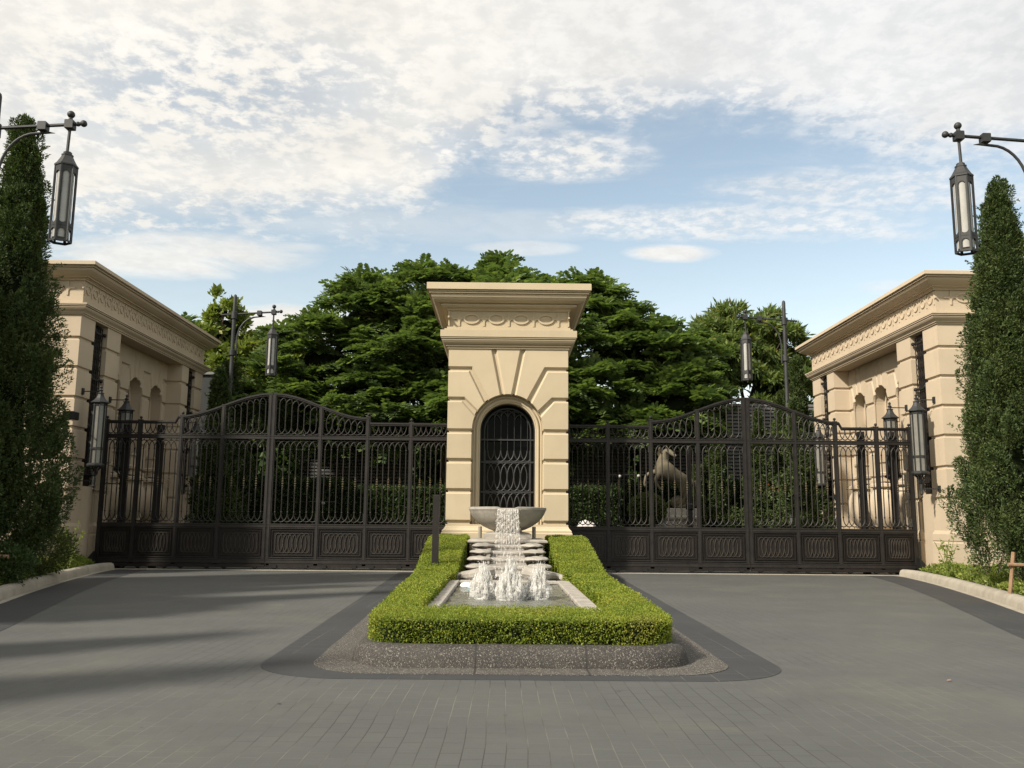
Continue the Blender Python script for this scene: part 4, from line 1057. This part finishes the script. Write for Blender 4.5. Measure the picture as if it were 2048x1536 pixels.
# ground cover beds
def cover(s, label):
    T = thing('ground_cover', label, 'ground cover', (s*9.6, 19, .1)); T['kind'] = 'stuff'
    a, b = offs(KP, .34), offs(KP, 2.2); V = []; Q = []
    pts = [(i, j) for i in range(len(KP)-1) for j in range(1)]
    nP = 30000; i = RNG.uniform(5, len(KP)*.66, nP); i0 = i.astype(int); f = i-i0; A = np.array(a); B = np.array(b); t = RNG.random(nP)**1.1
    pa = A[i0]*(1-f)[:, None]+A[i0+1]*f[:, None]; pb = B[i0]*(1-f)[:, None]+B[i0+1]*f[:, None]; xy = pa*(1-t)[:, None]+pb*t[:, None]
    P = np.stack([s*xy[:, 0], xy[:, 1], np.zeros(nP)], 1)
    hh = (.24+.13*lump(P, 3.2, 9)+.05*lump(P, 9, 2))*np.clip(.45+t*3.5, 0, 1); hh = np.clip(hh, .05, .5)
    P[:, 2] = .12+hh*RNG.random(nP)**.45
    D = np.tile(np.array([0, 0, 1.]), (nP, 1))+np.array([-s*.5, -.4, 0]); quads('foliage', leaves(P, D, .075, .036, .7), L_COVER, T)
cover(1, 'bright green low ground cover in the bed behind the right kerb')
cover(-1, 'shaded green low ground cover in the bed behind the left kerb')
def fine_shrub(s, x, y, h, r, label, m=L_DARK, n=7000, sz=.07):
    T = thing('shrub', label, 'shrub', (x, y, .1))
    P = sphere_pts(n); rr = RNG.uniform(.55, 1.0, n)[:, None]*(1+.18*lump(P*2, 2.5, int(abs(x)*7)))[:, None]
    Q = P*rr*np.array([r, r, h*.5])+np.array([x, y, .12+h*.48]); quads('foliage', leaves(Q, P+np.array([0, 0, .5]), sz, sz*.4, .6), m, T)
    b = MB()
    for k in range(5): a = k*1.26; branch(b, (x, y, .05), (x+math.cos(a)*r*.6, y+math.sin(a)*r*.6, h*.75), .018, .008, 3, .1, 5, k)
    b.build('stem', BARK, T)
fine_shrub(-1, -10.4, 20.3, 1.25, .75, 'feathery dark shrub below the left conifer', L_TOPI)
fine_shrub(-1, -9.9, 17.6, .9, .8, 'low dark shrub under the left conifer by the kerb', L_DARK)
fine_shrub(1, 10.9, 20.6, 1.2, .55, 'small feathery shrub against the sunlit lodge wall', L_TOPI, 1400)

def sprig(x, y, h, label, n=9):
    T = thing('plant', label, 'plant', (x, y, .1)); b = MB(); V = []
    for k in range(n):
        a = rnd.uniform(0, 6.28); hh = h*rnd.uniform(.6, 1); tip = (x+math.cos(a)*.28*hh, y+math.sin(a)*.28*hh, .1+hh); b.tube([(x, y, .1), (x+math.cos(a)*.08, y, .1+hh*.5), tip], .006, 4)
        m = 14; t = RNG.uniform(.35, 1, m)[:, None]; P = np.array([x, y, .1])*(1-t)+np.array(tip)*t; V.append(leaves(P, RNG.normal(0, 1, (m, 3))+[0, 0, .4], .10, .045, .3))
    b.build('stems', L_COVER, T); quads('leaves', np.concatenate(V), L_COVER, T)
sprig(10.75, 22.4, 1.15, 'thin pale leafy sprigs against the right lodge wall')
sprig(-10.9, 22.8, 1.35, 'thin pale leafy sprigs against the left lodge wall')

def tree(x, y, label, blobs, kind, m, trunk, seed, nfr=9000, L=.85, group='trees beyond the gates', forks=9):
    T = thing('tree', label, 'tree', (x, y, 0), group); g = np.random.default_rng(seed); V = []
    vol = np.array([(b[3]*b[4]+b[3]*b[5]+b[4]*b[5]) for b in blobs]); cnt = (vol/vol.sum()*nfr).astype(int)
    cs = MB()
    for bi, (b, n) in enumerate(zip(blobs, cnt)):
        c = np.array(b[:3]); rv = np.array(b[3:6])
        # boughs: flattened umbrella clumps on the outside of each blob
        nb = max(6, int(n/40)); d = nrm(g.normal(0, 1, (nb, 3))+np.array([0, -.25, .30])); bc = c+d*rv*np.where(g.random((nb, 1)) < .14, g.uniform(1.0, 1.2, (nb, 1)), g.uniform(.60, 1.0, (nb, 1))); br_ = g.uniform(.45, 1.05, nb)*min(1.25, rv.min()*.45)
        k = g.integers(0, nb, n); q = nrm(g.normal(0, 1, (n, 3))); q[:, 2] = np.abs(q[:, 2])*1.0-.30
        P = bc[k]+q*(br_[k]*g.uniform(.35, 1.0, n))[:, None]*np.array([1, 1, .72])
        out = nrm((P-bc[k])*np.array([1, 1, .3])+d[k]*.5*br_[k][:, None]+g.normal(0, .25, (n, 3))*br_[k][:, None])
        if kind == 'feather':
            H = nrm(out*np.array([1, 1, .45])+np.array([0, 0, .12])); V.append(fronds(P, H, L, 7))
        elif kind == 'long':
            for r_ in range(7):
                V.append(leaves(P+g.normal(0, .05, P.shape), out+g.normal(0, .7, P.shape)+np.array([0, 0, -.15]), L, L*.22, .5))
        else:
            for r_ in range(6): V.append(leaves(P+g.normal(0, .09, P.shape), out+g.normal(0, .6, P.shape)+np.array([0, 0, .35]), L, L*.42, .5))
        cs.ball(tuple(c), 1.0, 14, 9, tuple(rv*.43))
    quads('crown', np.concatenate(V), m, T)
    cs.v = [tuple(q) for q in (np.array(cs.v)+.25*lump(np.array(cs.v), 1.3, seed)[:, None])]
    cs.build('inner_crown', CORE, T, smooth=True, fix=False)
    tb = MB(); tx, ty, th, tr = trunk
    branch(tb, (tx, ty, -.1), (tx, ty, th), tr, tr*.75, 5, .05, 10, seed)
    for i in range(forks):
        b = blobs[i % len(blobs)]; e = Vector(b[:3])+Vector((rnd.uniform(-.5, .5)*b[3], rnd.uniform(-.6, .1)*b[4], rnd.uniform(-.3, .4)*b[5]))
        mid = branch(tb, (tx, ty, th*rnd.uniform(.75, 1)), e, tr*.45, .04, 6, .10, 7, seed+i)
        for k in range(3): a = mid[3+k]; branch(tb, a, a+Vector((rnd.uniform(-1.3, 1.3), rnd.uniform(-1.4, .6), rnd.uniform(.2, 1.3))), .05, .015, 3, .15, 5, k+i)
    tb.build('trunk', BARK, T, smooth=True)
    return T
MB_ = [(-6.0, 39, 10.3, 2.2, 2.4, 1.5), (-3.6, 39.5, 10.9, 2.4, 2.6, 1.5), (-.4, 40, 11.3, 2.4, 2.6, 1.6), (3.0, 40, 10.8, 1.9, 2.4, 1.4), (5.2, 39, 9.6, 1.9, 2.3, 1.4),
       (-8.0, 38.5, 8.2, 2.3, 2.4, 1.6), (-4.6, 38, 8.6, 2.9, 2.6, 2.0), (.5, 38, 9.0, 3.6, 2.8, 2.2), (6.0, 38, 7.9, 2.5, 2.4, 1.8), (-9.4, 37.6, 6.5, 1.8, 2.0, 1.2),
       (-5.4, 37.4, 6.3, 2.6, 2.2, 1.4), (2.8, 37.2, 6.3, 2.8, 2.2, 1.6), (6.9, 37, 6.0, 2.0, 2.2, 1.3), (-2.4, 37.0, 5.9, 2.2, 2.0, 1.3), (5.2, 36.6, 5.0, 2.0, 1.9, .9), (-3.5, 36.6, 4.9, 2.0, 1.7, .8), (-8.0, 37.4, 5.0, 1.8, 1.5, .9), (1.5, 37.8, 4.9, 2.2, 1.5, .9), (-5.8, 38.5, 5.0, 2.2, 1.5, 1.0)]
tree(-.5, 39, 'huge spreading feathery-leaved tree filling the sky behind the central pillar', MB_, 'feather', L_FEATH, (-2.6, 39.5, 5.2, .32), 21, 19000, .80, forks=16)
tree(12, 44, 'round dense tree with long drooping leaves and gingery tips behind the right lamp', [(11.6, 44, 10.4, 2.3, 2.2, 1.7), (13.3, 44, 10.0, 1.7, 2.0, 1.5), (10.2, 43.5, 9.3, 1.6, 2.0, 1.4), (13.8, 43.5, 8.6, 1.5, 1.8, 1.3), (12.6, 43, 7.9, 1.6, 1.8, 1.1), (9.6, 43.5, 7.9, 1.0, 1.5, .9), (13.0, 43, 6.7, 1.6, 1.5, .9)], 'long', L_MANGO, (11.6, 44.3, 6.0, .26), 22, 5200, .42, forks=9)
BT = tree(-12.6, 42, 'light green broad-leaved tree rising over the far end of the left lodge', [(-13.5, 42, 10.3, 1.1, 1.2, 1.2), (-14.6, 42, 9.3, 1.4, 1.3, 1.1), (-12.9, 41.5, 8.9, 1.5, 1.5, 1.2), (-11.0, 41.3, 8.7, 1.6, 1.5, 1.2), (-9.8, 41.0, 8.0, 1.5, 1.5, 1.2), (-11.9, 40.6, 7.3, 1.9, 1.5, 1.1), (-10.0, 40.5, 6.7, 1.6, 1.4, 1.0), (-13.4, 41.5, 11.2, .6, .7, .7)], 'broad', L_BROAD, (-12.2, 42, 6.4, .2), 23, 3700, .30, forks=8)
tree(-16.6, 44, 'dark feathery treetop just showing over the left lodge cornice', [(-16.3, 44, 10.0, 1.5, 1.5, 1.2), (-18.2, 44, 9.2, 1.6, 1.5, 1.2)], 'feather', L_FEATH, (-17, 44, 7.5, .2), 24, 900, .8, forks=4)
tree(8.2, 42, 'slim feathery young tree between the big tree and the round tree', [(8.7, 42, 9.1, .9, 1.2, .9), (8.4, 41.5, 7.8, 1.3, 1.4, 1.0), (8.9, 41, 6.6, 1.3, 1.3, .8)], 'feather', L_FEATH, (8.9, 42.5, 6, .13), 25, 1500, .7, forks=6)

def small_juniper(x, y, h, r, label, seed, n=110): juniper(x, y, h, r, label, seed, 'slim conifers inside the gates', n, 300, skirt=.12, loc_z=0, ls=.11)
small_juniper(-11.3, 36.2, 7.9, 1.25, 'dark pointed conifer at the far end of the left lodge, behind the gate', 41, 170)
small_juniper(12.05, 37.0, 8.6, .85, 'tallest slim conifer beside the far end of the right lodge', 42, 150)
small_juniper(10.95, 35.6, 7.0, .62, 'slim conifer behind the arched bay right of the right seam', 43)
small_juniper(9.6, 34.4, 6.0, .60, 'slim conifer just right of the right gate seam', 44)
small_juniper(8.1, 35.0, 5.6, .60, 'slim conifer just left of the right gate seam', 45)
small_juniper(9.35, 29.2, 5.7, .48, 'slim conifer hiding the foot of the distant lamp behind the right gate', 48, 110)
small_juniper(-9.45, 29.2, 6.5, .62, 'slim dark conifer hiding the foot of the distant lamp behind the left gate', 49, 130)
small_juniper(10.4, 33.4, 3.6, .50, 'short slim conifer in front of the others behind the right gate', 46, 80)
small_juniper(11.6, 34.0, 4.4, .55, 'slim conifer next to the lantern at the end of the right lodge', 47, 80)

for x_, y_, l_ in ((-17.2, 9.3, 'broad-leaved tree left of the drive, outside the photo'), (-20.5, 3.0, 'broad-leaved tree left of the viewer')):
    c_ = copy_tree(BT); c_.location = (x_, y_, 0); c_['label'] = l_; c_.scale = (1.25,)*3 if y_ > 20 else (1, 1, 1)
# clipped hedges inside
def inner_hedge(x0, x1, y0, y1, h, label, dens=420):
    T = thing('tall_hedge', label, 'hedge', ((x0+x1)/2, y0, 0), 'tall dark hedges inside the gates')
    b = MB().box(x0, x1, y0, y1, 0, h); P, N = scatter(b.v, [(0, 1, 5, 4), (4, 5, 6, 7), (1, 2, 6, 5), (3, 0, 4, 7)], dens)
    N[:, 1] = np.where(np.abs(N[:, 1]) > .5, -1, N[:, 1]); P = P+N*(RNG.normal(0, .05, len(P))+.07*lump(P, 3, 3))[:, None]
    quads('foliage', leaves(P, N+np.array([0, -.3, .5]), .13, .06, .6), L_DARK, T); MB().box(x0+.06, x1-.06, y0+.08, y1-.05, 0, h-.07).build('inner_growth', CORE, T)
inner_hedge(-12.0, -6.4, 36.2, 37.2, 3.0, 'tall dark clipped hedge behind the left half of the left gate')
inner_hedge(-6.2, -1.6, 35.8, 36.8, 2.7, 'tall dark clipped hedge behind the left gate near the pillar')
inner_hedge(1.3, 4.4, 35.8, 36.8, 2.75, 'tall dark clipped hedge behind the right gate near the pillar')
inner_hedge(4.6, 8.0, 36.4, 37.4, 2.9, 'tall dark clipped hedge behind the horse statue')
inner_hedge(8.1, 12.4, 36.9, 37.9, 3.1, 'tall dark clipped hedge behind the slim conifers')
# slatted screens and grey house
def slats(x0, x1, y, z0, z1, label, nm='slatted_screen', slope=0):
    T = thing(nm, label, 'screen wall', ((x0+x1)/2, y, 0), 'grey slatted walls behind the trees'); b = MB(); z = z0
    while z < z1: b.box(x0, x1, y-.04+slope*(z-z0), y+.04+slope*(z-z0), z, z+.10); z += .155
    b.build('slats', LOUV, T); MB().box(x0, x1, y+.12+slope*(z1-z0), y+.3+slope*(z1-z0), 0, z1-.05).build('backing', WALLG, T)
slats(-9.6, -4.4, 41.8, 2.6, 5.0, 'grey horizontal slatted screen seen through the middle of the left gate')
slats(2.0, 5.6, 41.8, 2.6, 5.0, 'grey horizontal slatted screen seen beside the pillar through the right gate')
slats(6.0, 9.6, 40.6, 2.6, 5.6, 'grey horizontal slatted screen behind the horse statue')
slats(9.7, 14.5, 39.6, 2.6, 6.7, 'taller grey slatted wall behind the slim conifers', 'slatted_wall')
T = thing('grey_house', 'plain dark grey wall of a house showing past the far end of the left lodge', 'house', (-14.5, 39.5, 0))
MB().box(-17.5, -12.5, 39.0, 43.0, 0, 7.7).build('wall', WALLG, T); MB().sweep((-17.5, -12.5, 39.0, 43.0), [(.1, 7.7), (.1, 7.8), (0, 7.82)]).build('roof', LOUV, T)
# far wood closing the view
T = thing('far_wood', 'dark mass of far trees closing the view behind the gates', 'trees', (0, 52, 0)); T['kind'] = 'stuff'
n = 30000; X = RNG.uniform(-24, 24, n); P = np.stack([X, 50+RNG.uniform(0, 3, n), np.zeros(n)], 1); P[:, 2] = RNG.random(n)**.8*(7.6+1.0*lump(P, .45, 8)); P[:, 1] += .8*lump(P, .9, 4)
quads('foliage', leaves(P, RNG.normal(0, 1, (n, 3))+[0, -.6, .5], .55, .28, .6), L_DARK, T)
MB().box(-34, 34, 53, 54, 0, 6.2).build('inner_growth', CORE, T)
n = 14000; X = RNG.uniform(-12, 12, n); P = np.stack([X, RNG.uniform(34.4, 36.2, n), .02+.22*RNG.random(n)], 1)
T = thing('flower_bed', 'low green planting along the foot of the inner hedges', 'planting', (0, 35.2, 0)); T['kind'] = 'stuff'
quads('foliage', leaves(P, RNG.normal(0, .5, (n, 3))+[0, -.3, 1], .14, .06, .5), L_TOPI, T)
T = thing('pink_flowers', 'small cluster of red flowers among the slim conifers behind the right gate', 'flowers', (10.6, 33.9, 0)); T['kind'] = 'stuff'
P = RNG.normal(0, 1, (70, 3))*[.22, .2, .16]+[10.1, 33.2, 2.75]; quads('petals', leaves(P, RNG.normal(0, 1, (70, 3)), .05, .04, .5), L_RED, T)
P = RNG.normal(0, 1, (900, 3))*[.35, .25, .8]+[10.1, 33.3, 1.7]; quads('foliage', leaves(P, RNG.normal(0, 1, (900, 3)), .12, .04, .5), L_JUN, T)

# topiary
def topiary(x, y, z, r, h, label, cone=False):
    T = thing('topiary', label, 'topiary', (x, y, 0)); n = 6500; d = sphere_pts(n)
    if cone:
        t = RNG.random(n); a = RNG.uniform(0, 6.283, n); P = np.stack([x+np.cos(a)*r*(1-t*.15), y+np.sin(a)*r*(1-t*.15), .1+t*h], 1); d = np.stack([np.cos(a), np.sin(a), .3*np.ones(n)], 1)
    else: P = d*np.array([r, r, h/2])*RNG.uniform(.93, 1.02, (n, 1))+np.array([x, y, z+h/2])
    quads('foliage', leaves(P, d+[0, 0, .3], .065, .03, .6), L_TOPI, T)
    b = MB(); (b.lathe([(r*.9, .05), (r*.78, h)], x, y, 14) if cone else b.ball((x, y, z+h/2), r*.94, 16, 10, (1, 1, h/2/r))); b.build('inner_growth', CORE, T, smooth=True)
    MB().tube([(x, y, 0), (x, y, z+.3)], .06, 7).build('stem', BARK, T)
topiary(4.98, 32.4, 1.35, .66, 1.15, 'clipped domed topiary ball just left of the horse statue')
topiary(6.15, 33.6, 1.65, .30, .6, 'small clipped topiary ball between the statue and its post')
topiary(7.05, 33.6, 0, .28, 2.3, 'clipped column of topiary right of the horse statue', True)
topiary(7.25, 34.8, 0, .33, 3.6, 'tall bright green clipped column behind the statue to the right', True)

# ================================================================ rearing horse statue
def skin_body(name, chains, m, parent, sub=2):
    """chains: lists of (point, (rx, ry)); a chain may start from a named joint"""
    vs = []; es = []; rs = []; key = {}
    for ch in chains:
        prev = None
        for nm, p, r in ch:
            if nm in key: i = key[nm]
            else:
                i = len(vs); vs.append(p); rs.append(r)
                if nm: key[nm] = i
            if prev is not None: es.append((prev, i))
            prev = i
    off = ROOT[parent.name]; me = bpy.data.meshes.new(name); me.from_pydata([Vector(p)-off for p in vs], es, [])
    o = bpy.data.objects.new(name, me); col.objects.link(o); o.parent = parent
    sk = o.modifiers.new('skin', 'SKIN'); sk.use_smooth_shade = True
    for i, r in enumerate(rs): me.skin_vertices[0].data[i].radius = r if isinstance(r, tuple) else (r, r)
    me.skin_vertices[0].data[0].use_root = True
    ss = o.modifiers.new('sub', 'SUBSURF'); ss.levels = sub; ss.render_levels = sub
    dg = bpy.context.evaluated_depsgraph_get(); ev = o.evaluated_get(dg); nm_ = bpy.data.meshes.new_from_object(ev); o.modifiers.clear(); o.data = nm_
    nm_.materials.clear(); nm_.materials.append(m); nm_.polygons.foreach_set('use_smooth', [True]*len(nm_.polygons)); return o
HX, HY, HZ = 5.85, 33.0, 1.98
HO = thing('horse_statue', 'rearing tan stone horse statue on a pedestal behind the right gate', 'statue', (HX, HY, 0))
MB().sweep((HX-.75, HX+1.0, HY-.5, HY+.5), [(.06, 0), (.06, 1.1), (0, 1.18), (0, 1.52), (.05, 1.58), (.08, 1.62), (.08, 1.68), (.02, 1.72), (-.02, 1.95), (-.05, 1.98)]).build('pedestal', FOUNT, HO)
H_ = lambda x, y, z: (HX+x, HY+y, HZ+z)
chains = [
 [('rump', H_(.72, 0, .92), (.32, .34)), ('loin', H_(.42, 0, 1.10), (.25, .25)), ('barrel', H_(.12, 0, 1.22), (.33, .32)), ('chest', H_(-.16, 0, 1.44), (.33, .32)), ('neck0', H_(-.20, -.01, 1.70), (.26, .21)), ('neck1', H_(-.14, -.03, 1.93), (.20, .15)), ('poll', H_(-.06, -.05, 2.12), (.12, .10)), ('cheek', H_(.04, -.12, 2.06), (.11, .10)), ('nose', H_(.20, -.22, 1.92), (.07, .065)), ('muzzle', H_(.28, -.27, 1.86), (.065, .06))],
 [('rump', 0, 0), (None, H_(.98, .02, .98), (.08, .08)), (None, H_(1.06, .03, .68), (.11, .09)), (None, H_(1.04, .03, .30), (.08, .07)), (None, H_(.98, .03, .06), (.03, .03))],
]
for sy in (-1, 1):
    dx = .10*sy
    chains.append([('rump', 0, 0), (f'st{sy}', H_(.56+dx*.6, .15*sy, .70), (.17, .15)), (f'hk{sy}', H_(.68+dx, .17*sy, .42), (.075, .075)), (f'fl{sy}', H_(.52+dx, .17*sy, .12), (.05, .05)), (None, H_(.42+dx, .17*sy, .02), (.07, .055))])
chains.append([('chest', 0, 0), ('fa', H_(-.34, -.16, 1.26), (.12, .11)), ('fk', H_(-.50, -.18, .98), (.075, .07)), (None, H_(-.36, -.18, .74), (.045, .045)), (None, H_(-.28, -.18, .66), (.065, .055))])
chains.append([('chest', 0, 0), ('ga', H_(-.42, .14, 1.34), (.12, .11)), ('gk', H_(-.76, .16, 1.22), (.07, .065)), (None, H_(-.84, .16, .90), (.045, .045)), (None, H_(-.80, .16, .78), (.065, .055))])
skin_body('body', chains, HORSE, HO)
b = MB()
for sy in (-.09, .01): b.add([H_(-.07, sy-.03, 2.18), H_(-.01, sy-.03, 2.18), H_(-.04, sy+.02, 2.18), H_(-.05, sy, 2.33)], [(0, 1, 2), (0, 1, 3), (1, 2, 3), (2, 0, 3)])
b.build('ear', HORSE, HO)
b = MB()
for k in range(14):
    t = k/13; p = H_(-.10-.22*(1-abs(t-.3)), .04, 2.16-.62*t); b.tube([p, (p[0]-.02+.16*t, p[1]+.06, p[2]+.05), (p[0]+.18, p[1]+.12, p[2]-.10)], [.06, .055, .015], 6)
b.build('mane', HORSE, HO, smooth=True)
b = MB(); b.ball(H_(.35, 0, .22), .28, 12, 8, (1, .8, .9)); b.ball(H_(.5, .05, .08), .25, 12, 8, (1.3, .9, .5)); b.build('rock_support', HORSE, HO, smooth=True)
T = thing('sign_post', 'dark slim post standing in front of the horse statue', 'post', (6.42, 32.0, 0))
MB().lathe([(.16, 0), (.16, .3), (.11, .35), (.10, 1.9), (.14, 1.95), (.14, 2.1), (.085, 2.15), (.08, 4.1), (.10, 4.12), (.05, 4.2)], 6.42, 32.0, 12).build('shaft', IRONB, T, smooth=True)
# white garden stones / globe lamps
T = thing('garden_rock', 'pale jagged rock on the ground just right of the pillar behind the gate', 'rock', (3.0, 33.5, 0))
b = MB(); b.ball((3.0, 33.5, .9), .55, 9, 6, (1.3, .8, .9)); b.map(lambda x, y, z: (x+.16*math.sin(z*9+y*5), y, z+.18*math.sin(x*7))); b.build('rock', mat('white_rock', (.45, .43, .40), .9, var=.2), T)
for i, (x, y, z) in enumerate(((4.15, 33.5, 3.15), (4.85, 33.5, 3.17), (-6.7, 33.0, 2.05))):
    T = thing('globe_lamp', ['small white globe lamp on a bracket behind the second bay right of the pillar', 'small white globe lamp nearest the horse statue', 'small white globe lamp on a bar behind the left gate'][i], 'garden lamp', (x, y, 0), 'small globe lamps inside the gates')
    MB().ball((x, y, z), .06, 12, 8).build('globe', mat('white_globe', (.35, .34, .30), .4, var=.03), T, smooth=True)
    MB().tube([(x, y, 0), (x, y, z-.06)], .02, 6).tube([(x-.5, y+.02, z+.05), (x+.5, y+.02, z+.05)], .014, 5).build('stand', IRONB, T)
# floodlight on the left lodge
T = thing('floodlight', 'small black floodlight poking out of the left conifer toward the drive', 'floodlight', (-11.6, 23.6, 4.1))
MB().box(-11.72, -11.42, 23.5, 23.8, 3.98, 4.20, .02).build('housing', IRONB, T); MB().tube([(-11.6, 23.7, 4.1), (-12.5, 25.25, 4.3)], .02, 6).build('bracket', IRONB, T)
# fallen leaves on the drive
for i, (x, y) in enumerate(((-1.9, 7.25), (-1.75, 11.6), (-4.4, 7.8), (-2.4, 19.5), (3.9, 8.5))):
    T = quads('fallen_leaf', leaves(np.array([[x, y, .012]]), np.array([[1., .4, .05]]), .06, .03, .2), WOOD)
    tag(T, ['small brown leaf on the drive left of centre in the foreground', 'small tan leaf on the dark band left of the hedge', 'small leaf lying on the far left foreground setts', 'tiny leaf near the gate on the left drive', 'tiny leaf on the setts right of the island'][i], 'leaf', 'fallen leaves on the drive')
